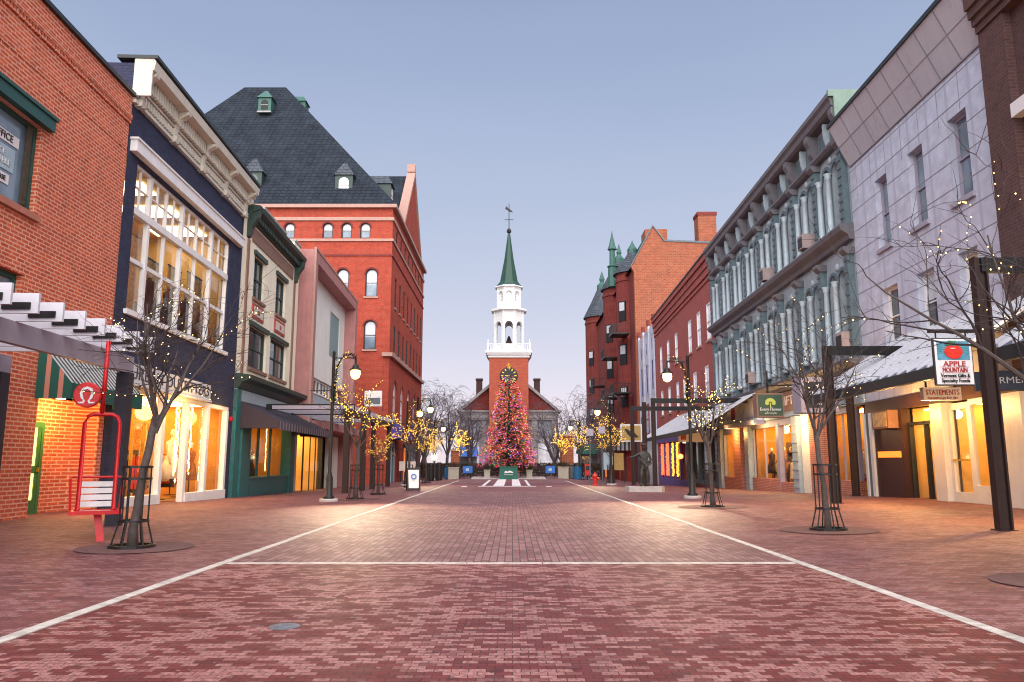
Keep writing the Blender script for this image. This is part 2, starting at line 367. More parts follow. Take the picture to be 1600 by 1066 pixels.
class MB:
    def __init__(s, T=IDENT): s.v = []; s.f = []; s.m = []; s.T = T; s.ident = (T == IDENT)
    def pts(s, ps):
        i = len(s.v)
        s.v.extend(tuple(p) if s.ident else tuple(s.T @ Vector(p)) for p in ps)
        return i
    def face(s, ps, m=0):
        i = s.pts(ps); s.f.append(tuple(range(i, i + len(ps)))); s.m.append(m)
    def box(s, x0, x1, y0, y1, z0, z1, m=0):
        i = s.pts([(x0, y0, z0), (x1, y0, z0), (x1, y1, z0), (x0, y1, z0), (x0, y0, z1), (x1, y0, z1), (x1, y1, z1), (x0, y1, z1)])
        for q in ((0, 3, 2, 1), (4, 5, 6, 7), (0, 1, 5, 4), (1, 2, 6, 5), (2, 3, 7, 6), (3, 0, 4, 7)):
            s.f.append(tuple(i + k for k in q)); s.m.append(m)
    def hexa(s, b, t, m=0):                              # two quads joined
        i = s.pts(list(b) + list(t)); n = len(b)
        s.f.append(tuple(i + k for k in reversed(range(n)))); s.f.append(tuple(i + n + k for k in range(n))); s.m += [m, m]
        for k in range(n):
            j = (k + 1) % n; s.f.append((i + k, i + j, i + n + j, i + n + k)); s.m.append(m)
    def prism(s, poly, a0, a1, axis='x', m=0):            # poly in the two other axes, swept along axis
        mk = {'x': lambda p, a: (a, p[0], p[1]), 'y': lambda p, a: (p[0], a, p[1]), 'z': lambda p, a: (p[0], p[1], a)}[axis]
        s.hexa([mk(p, a0) for p in poly], [mk(p, a1) for p in poly], m)
    def tube(s, pts, rad, n=6, m=0, cap=True):
        pts = [Vector(p) for p in pts]
        if not hasattr(rad, '__len__'): rad = [rad] * len(pts)
        base = []
        for k, p in enumerate(pts):
            d = (pts[min(k + 1, len(pts) - 1)] - pts[max(k - 1, 0)])
            d = d.normalized() if d.length > 1e-9 else Vector((0, 0, 1))
            a = d.cross(Vector((0, 0, 1)) if abs(d.z) < .9 else Vector((1, 0, 0))).normalized(); b = d.cross(a)
            base.append(s.pts([p + (a * math.cos(2 * math.pi * q / n) + b * math.sin(2 * math.pi * q / n)) * rad[k] for q in range(n)]))
        for k in range(len(pts) - 1):
            for q in range(n):
                r = (q + 1) % n
                s.f.append((base[k] + q, base[k] + r, base[k + 1] + r, base[k + 1] + q)); s.m.append(m)
        if cap:
            s.f.append(tuple(base[0] + q for q in reversed(range(n)))); s.f.append(tuple(base[-1] + q for q in range(n))); s.m += [m, m]
    def lathe(s, prof, c=(0, 0, 0), n=12, m=0, start=0.0):
        rings = [s.pts([(c[0] + r * math.cos(start + 2 * math.pi * q / n), c[1] + r * math.sin(start + 2 * math.pi * q / n), c[2] + z) for q in range(n)]) for r, z in prof]
        for a, b in zip(rings, rings[1:]):
            for q in range(n):
                r = (q + 1) % n; s.f.append((a + q, a + r, b + r, b + q)); s.m.append(m)
        s.f.append(tuple(rings[0] + q for q in reversed(range(n)))); s.f.append(tuple(rings[-1] + q for q in range(n))); s.m += [m, m]
    def octa(s, p, r, m=0):
        x, y, z = p; i = s.pts([(x + r, y, z), (x, y + r, z), (x - r, y, z), (x, y - r, z), (x, y, z + r), (x, y, z - r)])
        for a, b in ((0, 1), (1, 2), (2, 3), (3, 0)):
            s.f.append((i + a, i + b, i + 4)); s.f.append((i + b, i + a, i + 5)); s.m += [m, m]
    def build(s, name, mats, parent=None, smooth=False, label=None, fix=True):
        if not isinstance(mats, (list, tuple)): mats = [mats]
        me = bpy.data.meshes.new(name)
        o0 = origin_of(parent) if parent is not None else Vector((0, 0, 0))
        me.from_pydata([(x - o0.x, y - o0.y, z - o0.z) for x, y, z in s.v], [], s.f)
        for q in mats: me.materials.append(M[q])
        if len(mats) > 1: me.polygons.foreach_set('material_index', s.m)
        if fix:
            b = bmesh.new(); b.from_mesh(me); bmesh.ops.recalc_face_normals(b, faces=b.faces); b.to_mesh(me); b.free()
        if smooth: me.polygons.foreach_set('use_smooth', [True] * len(me.polygons))
        me.update()
        o = bpy.data.objects.new(name, me); link(o, parent)
        if label: o['label'] = label
        return o

def arc(x0, x1, zs, rise, n=10):                          # arch crown from left spring to right spring
    cx, a = (x0 + x1) / 2, (x1 - x0) / 2
    return [(cx - a * math.cos(math.pi * k / n), zs + rise * math.sin(math.pi * k / n)) for k in range(n + 1)]
def outline(x0, x1, z0, z1, rise=0, n=10):
    if not rise: return [(x0, z0), (x1, z0), (x1, z1), (x0, z1)]
    return [(x0, z0), (x1, z0)] + list(reversed(arc(x0, x1, z1 - rise, rise, n)))
def wall(b, x0, x1, z0, z1, ops=(), depth=.2, m=0, mr=None):
    mr = m if mr is None else mr
    ops = [tuple(o) + (0, depth)[len(o) - 4:] for o in ops]
    xs = sorted({x0, x1} | {min(max(v, x0), x1) for o in ops for v in o[:2]}); zs = sorted({z0, z1} | {min(max(v, z0), z1) for o in ops for v in o[2:4]})
    for a, c in zip(xs, xs[1:]):
        run = None
        for d, e in zip(zs, zs[1:]):
            px, pz = (a + c) / 2, (d + e) / 2
            hole = any(o[0] < px < o[1] and o[2] < pz < o[3] for o in ops)
            if hole:
                if run is not None: b.face([(a, 0, run), (c, 0, run), (c, 0, d), (a, 0, d)], m); run = None
            elif run is None: run = d
        if run is not None: b.face([(a, 0, run), (c, 0, run), (c, 0, z1), (a, 0, z1)], m)
    for ox0, ox1, oz0, oz1, rise, depth in ops:
        ol = outline(ox0, ox1, oz0, oz1, rise)
        for p, q in zip(ol, ol[1:] + ol[:1]):
            if p[1] == q[1] == oz0 and oz0 <= z0 + 1e-6: continue
            b.face([(p[0], 0, p[1]), (q[0], 0, q[1]), (q[0], depth, q[1]), (p[0], depth, p[1])], mr)
        if rise:
            ar = arc(ox0, ox1, oz1 - rise, rise)
            for p, q in zip(ar, ar[1:]): b.face([(p[0], 0, p[1]), (q[0], 0, q[1]), (q[0], 0, oz1), (p[0], 0, oz1)], m)
def shell(b, x0, x1, y0, y1, z0, z1, m=0, mt=None):         # sides, back and roof of a building body (front left open)
    b.face([(x0, y0, z0), (x0, y1, z0), (x0, y1, z1), (x0, y0, z1)], m)
    b.face([(x1, y0, z0), (x1, y0, z1), (x1, y1, z1), (x1, y1, z0)], m)
    b.face([(x0, y1, z0), (x1, y1, z0), (x1, y1, z1), (x0, y1, z1)], m)
    b.face([(x0, y0, z1), (x1, y0, z1), (x1, y1, z1), (x0, y1, z1)], m if mt is None else mt)
def window(root, T, x0, x1, z0, z1, d=.2, rise=0, fm='white_paint', pm='pane_dark', nx=1, nz=2, fw=.07, sill=None, hood=None, blind=0, bm='blind_pale', label=None, proud=0.0, keystone=False):
    b = MB(T); y0, y1 = d - .07, d
    o = outline(x0, x1, z0, z1, rise); i = outline(x0 + fw, x1 - fw, z0 + fw, z1 - fw, max(0, rise - fw) if rise else 0)
    n = len(o)
    for k in range(n):
        j = (k + 1) % n
        b.face([(o[k][0], y0, o[k][1]), (o[j][0], y0, o[j][1]), (i[j][0], y0, i[j][1]), (i[k][0], y0, i[k][1])])
        b.face([(i[k][0], y0, i[k][1]), (i[j][0], y0, i[j][1]), (i[j][0], y1, i[j][1]), (i[k][0], y1, i[k][1])])
    mw = fw * .55
    for k in range(1, nx):
        x = x0 + (x1 - x0) * k / nx; b.box(x - mw / 2, x + mw / 2, y0 + .01, y1 - .012, z0 + fw, z1 - fw)
    for k in range(1, nz):
        z = z0 + (z1 - z0) * k / nz; b.box(x0 + fw, x1 - fw, y0 + .004, y1 - .012, z - mw / 2, z + mw / 2)
    w = b.build('window', fm, root, label=label)
    p = MB(T); p.face([(x, y1 - .01, z) for x, z in i]); p.build('pane', pm, w, fix=False)
    if blind:
        q = MB(T); zb = z1 - (z1 - z0) * blind
        ib = [(x, max(z, zb)) for x, z in i]
        q.face([(x, y1 - .016, z) for x, z in ib]); q.build('blind', bm, w, fix=False)
    if sill:
        q = MB(T); q.box(x0 - .1, x1 + .1, -.09 - proud, d - .06, z0 - .14, z0 + .003); q.build('sill', sill, w)
    if hood:
        q = MB(T)
        if rise:
            a, c = arc(x0 - .12, x1 + .12, z1 - rise, rise + .14), arc(x0, x1, z1 - rise, rise)
            for k in range(len(a) - 1): q.hexa([(a[k][0], -.05, a[k][1]), (a[k + 1][0], -.05, a[k + 1][1]), (c[k + 1][0], -.05, c[k + 1][1]), (c[k][0], -.05, c[k][1])],
                                              [(a[k][0], .01, a[k][1]), (a[k + 1][0], .01, a[k + 1][1]), (c[k + 1][0], .01, c[k + 1][1]), (c[k][0], .01, c[k][1])])
        else: q.box(x0 - .14, x1 + .14, -.1, .01, z1, z1 + .2)
        q.build('hood', hood, w)
    return w
def room(root, T, x0, x1, y0, y1, z0, z1, back='warm_wall', floor='shop_floor', lamp='ceiling_glow', lamps=1, name='interior', lx=.7, ldepth=.45):
    b = MB(T)
    b.face([(x0, y1, z0), (x1, y1, z0), (x1, y1, z1), (x0, y1, z1)]); b.face([(x0, y0, z0), (x0, y1, z0), (x0, y1, z1), (x0, y0, z1)])
    b.face([(x1, y0, z0), (x1, y1, z0), (x1, y1, z1), (x1, y0, z1)]); b.face([(x0, y0, z1), (x1, y0, z1), (x1, y1, z1), (x0, y1, z1)])
    b.face([(x0, y0, z0), (x1, y0, z0), (x1, y1, z0), (x0, y1, z0)], 1)
    r = b.build(name, [back, floor], root, fix=False)
    for k in range(lamps):
        c = x0 + (x1 - x0) * (k + .5) / lamps; h = (x1 - x0) / lamps * lx / 2; ym = y0 + (y1 - y0) * .38; yd = (y1 - y0) * ldepth / 2
        q = MB(T); q.box(c - h, c + h, ym - yd, ym + yd, z1 - .06, z1 - .02); q.build('ceiling_light', lamp, r)
    return r
def pane(root, T, x0, x1, z0, z1, y, m='shop_glass', name='pane'):
    p = MB(T); p.face([(x0, y, z0), (x1, y, z0), (x1, y, z1), (x0, y, z1)]); return p.build(name, m, root, fix=False)
ONE_EACH = {'pier', 'pilaster', 'brick_base', 'entry_panel', 'wall_panel', 'impost', 'hanger', 'post', 'shop_counter'}   # these never share a mesh
def bars(root, T, boxes, m, name): 
    if name in ONE_EACH and len(boxes) > 1: return [bars(root, T, [q], m, name) for q in boxes][0]
    b = MB(T)
    for q in boxes: b.box(*q)
    return b.build(name, m, root)
def text(root, T, s, x, y, z, size, m, w=None, name='lettering', align='CENTER', depth=.008):
    c = bpy.data.curves.new(name, 'FONT'); c.body = s; c.size = size; c.extrude = depth; c.align_x = align; c.align_y = 'CENTER'; c.resolution_u = 3
    tmp = bpy.data.objects.new('tmp', c); COL.objects.link(tmp); bpy.context.view_layer.update()
    me = bpy.data.meshes.new_from_object(tmp.evaluated_get(bpy.context.evaluated_depsgraph_get()))
    me.name = name; me.materials.clear(); me.materials.append(M[m]); bpy.data.objects.remove(tmp); bpy.data.curves.remove(c)
    o = bpy.data.objects.new(name, me); link(o, root)
    wd = max((v.co.x for v in me.vertices), default=1) - min((v.co.x for v in me.vertices), default=0)
    k = 1 if not w or not wd else w / wd
    og = origin_of(root)
    o.matrix_local = Matrix.Translation(-og) @ T @ Matrix.Translation((x, y, z)) @ Matrix.Rotation(R(90), 4, 'X') @ Matrix.Diagonal((k, 1, 1, 1))
    return o

def spot(name, p, power, col=(1, .72, .36), ang=140, rad=.15):
    l = bpy.data.lights.new(name, 'SPOT'); l.energy = power; l.color = col; l.shadow_soft_size = rad; l.spot_size = R(ang); l.spot_blend = .9
    o = bpy.data.objects.new(name, l); link(o); o.location = p; return o
# ------------------------------------------------------------------ ground
def lerp(x, xs, ys):
    if x <= xs[0]: return ys[0]
    for a, b, c, d in zip(xs, xs[1:], ys, ys[1:]):
        if x <= b: return c + (d - c) * (x - a) / (b - a)
    return ys[-1]
KERB = 3.60
def xwall(side, Y): return 10 + .0423 * Y if side < 0 else 11.8 + .0338 * Y
def zg(X, Y):
    if abs(X) <= KERB: return 0.0
    s = -1 if X < 0 else 1
    zw = lerp(Y, (0, 20, 31, 41, 59, 90), (.05, .03, -.16, -.33, -.6, -.8)) if s < 0 else lerp(Y, (0, 24, 33.5, 49, 77, 100), (.15, .14, -.09, -.4, -1.0, -1.2))
    return zw * min(1.6, (abs(X) - KERB) / (xwall(s, Y) - KERB))
def sheet(name, m, x0, x1, y0, y1, z, nx=1, ny=1):
    b = MB(); 
    for i in range(nx):
        for j in range(ny):
            xa, xb, ya, yb = x0 + (x1 - x0) * i / nx, x0 + (x1 - x0) * (i + 1) / nx, y0 + (y1 - y0) * j / ny, y0 + (y1 - y0) * (j + 1) / ny
            b.face([(xa, ya, z), (xb, ya, z), (xb, yb, z), (xa, yb, z)])
    return tag(b.build(name, m, None, fix=False), kind='structure')
sheet('ground', 'lawn', -900, 900, -60, 1500, -1.45)
sheet('street', 'street_dark', -KERB, KERB, -8, 9.78, 0)
sheet('street', 'street_long', -KERB, KERB, 9.78, 33.2, 0)
sheet('street', 'band_brick', -KERB, KERB, 33.2, 46, 0)
sheet('street', 'street_long', -KERB, KERB, 46, 150, 0)
for s in (-1, 1):
    b = MB(); ys = [-8 + 2 * k for k in range(70)]; ts = [0, .35, .7, 1, 1.35, 1.8]
    P = lambda t, Y: (s * (KERB + t * (xwall(s, Y) - KERB)), Y, zg(s * (KERB + 1e-4 + t * (xwall(s, Y) - KERB)), Y))
    for ya, yb in zip(ys, ys[1:]):
        for ta, tb in zip(ts, ts[1:]): b.face([P(ta, ya), P(tb, ya), P(tb, yb), P(ta, yb)])
    tag(b.build('pavement', 'walk_brick', None, fix=False), kind='structure')
    b = MB(); rnd = random.Random(3 + s); y = -8.0
    while y < 52:
        L_ = rnd.uniform(.7, 1.15); j = rnd.uniform(-.006, .006); b.box(s * 3.62 - .058 + j, s * 3.62 + .058 + j, y, y + L_ - .014, -.05, .004 + rnd.uniform(0, .005)); y += L_
    tag(b.build('road_marking', 'granite_strip'), kind='structure')
b = MB(); rnd = random.Random(9); x = -3.55
while x < 3.5:
    L_ = min(rnd.uniform(.7, 1.1), 3.55 - x); j = rnd.uniform(-.005, .005); b.box(x, x + L_ - .014, 9.735 + j, 9.845 + j, -.05, .004 + rnd.uniform(0, .005)); x += L_
tag(b.build('road_marking', 'granite_strip'), kind='structure')
b = MB()
for x0, x1, y0, y1 in ((-1.0, -.42, 40.8, 56), (0, .48, 40.8, 56), (-1.62, -1.45, 41, 54), (.85, 1.0, 41, 54), (-1.75, 1.25, 39.6, 40.3), (-2.6, -2.3, 39.2, 40.0), (1.75, 2.05, 39.4, 40.2)):
    b.face([(x0, y0, .006), (x1, y0, .006), (x1, y1, .006), (x0, y1, .006)])
tag(b.build('crosswalk_marking', 'sign_white', None, fix=False), kind='structure')
def disc(name, m, x, y, r, dz=.008, n=28, ell=1.0):
    b = MB(); b.face([(x + r * math.cos(2 * math.pi * k / n), y + r * ell * math.sin(2 * math.pi * k / n), zg(x + r * math.cos(2 * math.pi * k / n), y + r * ell * math.sin(2 * math.pi * k / n)) + dz) for k in range(n)])
    return b.build(name, m, None, fix=False)
mh = thing('manhole_cover', 'small round iron cover set in the dark red brick street', 'manhole cover', Matrix.Translation((-1.75, 6.1, 0)))
b = MB(); b.lathe([(.10, -.03), (.10, .004), (.085, .004), (.08, .006), (.03, .006), (.025, .004)], n=20); b.build('cover_plate', 'manhole_iron', mh)
b = MB(); b.lathe([(.118, -.03), (.118, .003), (.102, .003)], n=20); b.build('collar', 'lead_grey', mh)
# ------------------------------------------------------------------ helpers for shop interiors
def point(name, p, power, col=(1, .66, .28), rad=.08, fr=IDENT):
    l = bpy.data.lights.new(name, 'POINT'); l.energy = power; l.color = col; l.shadow_soft_size = rad
    o = bpy.data.objects.new(name, l); link(o); o.location = fr @ Vector(p); return o
def goods(fr, x0, x1, y, z0, z1, label, seed, rows=4, mats=('goods_a', 'goods_b', 'goods_c', 'fabric_red', 'fabric_white'), group=None):
    t = thing('display_shelf', label, 'shop display', fr, ((x0 + x1) / 2, y, z0), group); rnd = random.Random(seed)
    b = MB(); b.box(x0, x0 + .05, y - .2, y + .2, z0, z1); b.box(x1 - .05, x1, y - .2, y + .2, z0, z1); b.box(x0 + .05, x1 - .05, y + .17, y + .2, z0, z1)
    for k in range(rows):
        z = z0 + (z1 - z0) * (k + .12) / rows; b.box(x0 + .05, x1 - .05, y - .2, y + .17, z, z + .04)
    b.build('rack', 'goods_c', t)
    b = MB()
    for k in range(rows):
        z = z0 + (z1 - z0) * (k + .12) / rows + .042; x = x0 + .1
        while x < x1 - .2:
            w = rnd.uniform(.10, .28); h = rnd.uniform(.3, .85) * ((z1 - z0) / rows - .1); mi = rnd.randrange(len(mats))
            if rnd.random() < .6: b.box(x, min(x + w, x1 - .07), y - rnd.uniform(.08, .18), y + .1, z, z + h, mi)
            else: b.lathe([(w * .25, 0), (w * .42, h * .3), (w * .36, h * .7), (w * .15, h)], (x + w / 2, y - .05, z), 8, mi)
            x += w + rnd.uniform(.02, .12)
    b.build('goods', list(mats), t); return t
def mannequin(fr, x, y, z, m, label, rz=0, h=1.7, skirt=True):
    t = thing('mannequin', label, 'mannequin', fr @ Matrix.Translation((x, y, z)) @ Matrix.Rotation(rz, 4, 'Z')); k = h / 1.7
    b = MB(); b.lathe([(.17 * k, 0), (.17 * k, .02), (.02, .03), (.02, .8 * k)], n=10); b.build('stand', 'black_metal', t)
    b = MB(); b.lathe([((.30 if skirt else .17) * k, .42 * k), (.20 * k, .85 * k), (.125 * k, 1.05 * k), (.165 * k, 1.27 * k), (.17 * k, 1.36 * k), (.06 * k, 1.44 * k), (.045 * k, 1.5 * k)], n=14)
    b.build('dress', m, t, True)
    b = MB(); b.lathe([(.03, 1.45 * k), (.06 * k, 1.52 * k), (.078 * k, 1.6 * k), (.06 * k, 1.68 * k), (.01, 1.71 * k)], n=12); b.build('head', 'fabric_white', t, True)
    for s in (-1, 1):
        b = MB(); b.tube([(s * .16 * k, 0, 1.34 * k), (s * .24 * k, -.02, 1.06 * k), (s * .22 * k, -.10, .80 * k)], [.05 * k, .042 * k, .03 * k], 7); b.build('arm', m, t, True)
    return t
def clothes_rack(fr, x0, x1, y, z, label, seed, mats=('goods_a', 'fabric_red', 'fabric_white', 'goods_b', 'fabric_dark', 'goods_c')):
    t = thing('clothes_rack', label, 'clothes rack', fr, ((x0 + x1) / 2, y, z)); rnd = random.Random(seed)
    b = MB(); b.tube([(x0, y, z), (x0, y, z + 1.62), (x1, y, z + 1.62), (x1, y, z)], .02, 6); b.box(x0 - .03, x0 + .03, y - .25, y + .25, z, z + .03); b.box(x1 - .03, x1 + .03, y - .25, y + .25, z, z + .03); b.build('rail', 'black_metal', t)
    x = x0 + .1
    while x < x1 - .1:
        h = rnd.uniform(.7, 1.15); w = rnd.uniform(.2, .26); th = rnd.uniform(.04, .09); b = MB()
        b.hexa([(x, y - w, z + 1.55 - h), (x + th, y - w, z + 1.55 - h), (x + th, y + w, z + 1.55 - h), (x, y + w, z + 1.55 - h)], [(x + .01, y - w * .75, z + 1.45), (x + th - .01, y - w * .75, z + 1.45), (x + th - .01, y + w * .75, z + 1.45), (x + .01, y + w * .75, z + 1.45)])
        b.hexa([(x + .01, y - w * .75, z + 1.45), (x + th - .01, y - w * .75, z + 1.45), (x + th - .01, y + w * .75, z + 1.45), (x + .01, y + w * .75, z + 1.45)], [(x + .02, y - .05, z + 1.56), (x + th - .02, y - .05, z + 1.56), (x + th - .02, y + .05, z + 1.56), (x + .02, y + .05, z + 1.56)])
        b.build('garment', rnd.choice(mats), t); x += th + rnd.uniform(.03, .14)
    return t
def star_garland(fr, x, y, z1, n, step, seed, label, mat='fairy_warm', group=None):
    t = thing('star_garland', label, 'garland', fr, (x, y, z1), group); rnd = random.Random(seed)
    b = MB(); b.tube([(x, y, z1), (x + .02, y, z1 - n * step)], .006, 4); b.build('cord', 'black_metal', t)
    b = MB()
    for k in range(n):
        cx, cz, r, a0 = x + rnd.uniform(-.05, .05), z1 - (k + .5) * step, rnd.uniform(.05, .10), rnd.random()
        pts = [(cx + (r if q % 2 == 0 else r * .4) * math.cos(a0 + q * math.pi / 5), (r if q % 2 == 0 else r * .4) * math.sin(a0 + q * math.pi / 5) + cz) for q in range(10)]
        b.prism(pts, y - .008, y + .008, 'y')
    b.build('star', mat, t); return t

# ------------------------------------------------------------------ LEFT SIDE
# 1. orange brick building with the striped awning and recessed door
L1 = thing('brick_building', 'bright orange brick building with green framed windows and a lit recessed doorway', 'building', FL, (20.25, 0, 0))
b = MB(); wall(b, 3, 20.25, -.4, 11.55, [(13.2, 16.3, 6.7, 8.75), (13.0, 16.1, 3.75, 5.28), (17.15, 19.98, -.4, 2.8, 0, .62)], .24)
b.box(3, 20.27, -.07, .0, 10.86, 11.0); b.box(3, 20.26, -.035, 0, 11.0, 11.55)
for k in range(150):                                        # dentilled corbel and the soldier band
    x = 3.05 + k * .115; b.box(x, x + .07, -.05, 0, 10.72, 10.86)
for k in range(74): b.box(3.05 + k * .232, 3.05 + k * .232 + .20, -.018, 0, 9.92, 10.16)
for k in range(26): b.box(13.0 + k * .122, 13.0 + k * .122 + .10, -.02, 0, 5.28, 5.62)
shell(b, 3, 20.25, 0.01, 16, -.4, 11.55)
b.build('wall', 'brick_orange', L1)
b = MB(); b.box(3, 20.3, -.12, .3, 11.55, 11.66); b.build('coping', 'dark_trim', L1)
for (x0, x1, z0, z1, lab) in ((13.2, 16.3, 6.7, 8.75, 'upper green framed window with a paper notice'), (13.0, 16.1, 3.75, 5.28, None)):
    w = window(L1, IDENT, x0, x1, z0, z1, .2, fm='green_trim', pm='pane_sky', nx=1, nz=1, fw=.11, sill='terracotta' if z0 > 5 else None, label=lab)
    if z0 > 5:
        q = MB(); q.box(13.0, 16.5, -.16, .0, 8.75, 9.02); q.box(13.0, 16.56, -.2, 0, 9.02, 9.10); q.build('hood', 'green_trim', w)
        q = MB(); q.box(15.95, 16.1, .1, .14, 6.85, 8.64); q.build('curtain', 'shrub_brown', w)
nt = thing('paper_notice', 'white and blue printed office notice inside the upper green framed window', 'notice', FL, (15.3, .12, 7.6))
bars(nt, IDENT, [(14.6, 15.78, .172, .18, 8.02, 8.26)], 'sign_white', 'heading_strip'); bars(nt, IDENT, [(14.5, 15.68, .172, .18, 7.42, 7.94)], 'pale_blue_panel', 'panel'); bars(nt, IDENT, [(14.6, 15.56, .172, .18, 7.12, 7.34)], 'sign_white', 'footer_strip')
text(nt, IDENT, 'OFFICE', 15.2, .165, 8.14, .22, 'letter_black'); text(nt, IDENT, 'SPACE\nAVAILABLE', 15.08, .165, 7.68, .19, 'letter_pale'); text(nt, IDENT, 'FOR LEASE', 15.08, .165, 7.23, .15, 'letter_black')
b = MB()                                                    # doorway recess: ceiling, back and the rounded brick wall
b.face([(17.15, 0, 2.8), (19.98, 0, 2.8), (19.98, .62, 2.8), (17.15, .62, 2.8)])
b.build('soffit', 'warm_pale', L1, fix=False)
b = MB(); cv = [(18.58 + 1.38 * math.sin(k / 10 * math.pi / 2), .61 - .60 * (1 - math.cos(k / 10 * math.pi / 2))) for k in range(11)]
for p, q in zip(cv, cv[1:]): b.face([(p[0], p[1], -.4), (q[0], q[1], -.4), (q[0], q[1], 2.8), (p[0], p[1], 2.8)])
wall(b, 17.15, 18.6, -.4, 2.8, [(17.55, 18.48, -.4, 2.2)], .1) if False else None
b.face([(17.15, .615, 2.2), (18.6, .615, 2.2), (18.6, .615, 2.8), (17.15, .615, 2.8)]); b.face([(17.15, .615, -.4), (17.5, .615, -.4), (17.5, .615, 2.2), (17.15, .615, 2.2)])
b.build('recess_wall', 'brick_orange', L1)
d = bars(L1, IDENT, [(17.5, 17.62, .58, .64, 0.02, 2.2), (18.46, 18.58, .58, .64, .02, 2.2), (17.62, 18.46, .58, .64, 2.06, 2.2), (17.62, 18.46, .59, .63, .02, .36), (17.62, 18.46, .59, .63, .98, 1.16), (17.62, 17.74, .59, .63, .36, 2.06), (18.34, 18.46, .59, .63, .36, 2.06)], 'door_green', 'door')
pane(d, IDENT, 17.74, 18.34, .36, .98, .615, 'lit_door'); pane(d, IDENT, 17.74, 18.34, 1.16, 2.06, .615, 'lit_door')
bars(d, IDENT, [(18.37, 18.42, .54, .59, 1.02, 1.12)], 'gold', 'handle')
b = MB(); b.lathe([(.10, 2.76), (.10, 2.79)], (18.35, .15, 0), 14); b.build('recess_light', 'recess_lamp', L1)
point('recess_lamp_light', (18.55, -.12, 2.5), 95, (1, .52, .14), .12, FL)
for px, py, tx, ty, pw in ((18.5, -.2, 18.3, -2.2, 240), (23.0, -.5, 22.8, -2.6, 220), (28.6, -.5, 28.4, -2.6, 180)):  # added spots, no fittings: they throw shop spill onto the left pavement
    lt = spot('spill_spot_left', FL @ Vector((px, py, 2.6)), pw, (1, .52, .16), 90); lt.rotation_euler = ((FL @ Vector((tx, ty, 0))) - lt.location).to_track_quat('-Z', 'Y').to_euler()
b = MB(); b.lathe([(.16, 11.55), (.16, 11.9), (.22, 11.9), (.22, 12.0), (.02, 12.05)], (18.1, .5, 0), 12); b.build('vent_pipe', 'black_metal', L1)
aw = bars(L1, IDENT, [(17.0, 20.62, -.80, -.77, 2.66, 3.02)], 'awning_green', 'awning')
b = MB(); b.face([(17.0, 0, 3.95), (20.62, 0, 3.95), (20.62, -.78, 3.02), (17.0, -.78, 3.02)]); b.build('slope', 'awning_stripe', aw, fix=False)
for x in (17.0, 20.62):
    b = MB(); b.face([(x, 0, 3.95), (x, -.78, 3.02), (x, -.78, 2.66), (x, 0, 2.66)]); b.build('end_panel', 'awning_salmon', aw, fix=False)
# the dark pier and shop window left of the door
b = MB(); b.box(15.15, 15.85, -.12, .0, -.4, 3.1); b.build('pier', 'dark_pier', L1)
b = MB(); b.box(11, 15.1, -.06, 0, -.3, 3.0); b.build('shop_shutter', 'lead_grey', L1)

# white slatted pergola in front of it
PG = thing('pergola', 'white slatted pergola on dark posts in front of the orange brick building', 'pergola', FL, (12, -1.5, 0))
b = MB()
for y in (-2.88, -.45): b.box(6, 15.2, y - .06, y + .06, 3.02, 3.36)
b.build('beam', 'lilac_grey', PG)
for k in range(14):
    x = 6.0 + k * .65
    b = MB(); b.box(x, x + .05, -3.62, -.12, 3.364, 3.66); s_ = b.build('slat', 'slat_white', PG)
    b = MB(); b.box(x - .03, x - .002, -3.52, -3.12, 3.42, 3.52); b.build('bracket', 'black_metal', s_)
for y in (-3.02, -.55):
    b = MB(); b.box(14.88, 15.12, y - .12 + .14, y + .12 + .14, zg(-7.6, 15) - .3, 3.018); b.build('post', 'dark_pier', PG)
    b = MB(); b.box(7.0, 7.3, y - .16, y + .16, -.3, 3.018); b.build('post', 'dark_pier', PG)

# 2. navy building with the big gridded window
L2 = thing('shop_building', 'navy blue brick shop building with a huge white gridded window and cream bracketed cornice', 'building', FL, (30.75, 0, 0))
X0, X1 = 20.28, 30.72
b = MB(); wall(b, X0, X1, -.6, 12.3, [(20.95, 29.3, 5.5, 9.9), (21.3, 30.25, -.6, 3.40)], .28)
shell(b, X0, X1, .01, 16, -.6, 12.6); b.build('wall', 'brick_navy', L2)
b = MB(); b.box(X0, X1, -.12, 0, 11.40, 11.50); b.box(X0, X1, -.07, 0, 11.50, 11.56); b.box(X0, X1, -.15, 0, 11.85, 11.92)
b.prism([(-.04, 11.56), (-.06, 11.85), (0, 11.85)], X0, X1, 'x'); b.prism([(-.08, 11.92), (-.12, 12.1), (-.24, 12.36), (0, 12.36)], X0, X1, 'x')
b.prism([(-.26, 12.365), (-.56, 12.40), (-.60, 12.66), (-.54, 12.74), (0, 12.74), (0, 12.365)], X0, X1, 'x')
for k in range(58):
    x = X0 + .04 + k * .18; b.box(x, x + .09, -.13, -.04, 11.58, 11.80); b.box(x + .02, x + .10, -.29, -.08, 11.96, 12.35)
b.box(X0 - .01, X0 + .05, -.52, 0, 11.6, 12.7)
co = b.build('cornice', 'cream_paint', L2)
b = MB(); b.box(X0 - .03, X1 + .03, -.65, .5, 12.74, 12.84); b.build('cornice_cap', 'dark_trim', co)
for k in range(5):
    x = X0 + .30 + k * 2.46
    b = MB(); b.prism([(0, 11.36), (-.20, 11.38), (-.24, 11.52), (-.15, 11.64), (-.18, 11.85), (-.32, 12.15), (-.55, 12.30), (-.57, 12.38), (0, 12.38)], x - .12, x + .12, 'x')
    b.lathe([(.09, 0), (.09, .01)], (x, -.2, 11.33), 8); b.build('bracket', 'cream_paint', co)
bars(L2, IDENT, [(20.42, 30.35, -.2, 0, 10.0, 10.34), (20.38, 30.39, -.24, 0, 10.34, 10.40)], 'white_paint', 'lintel')
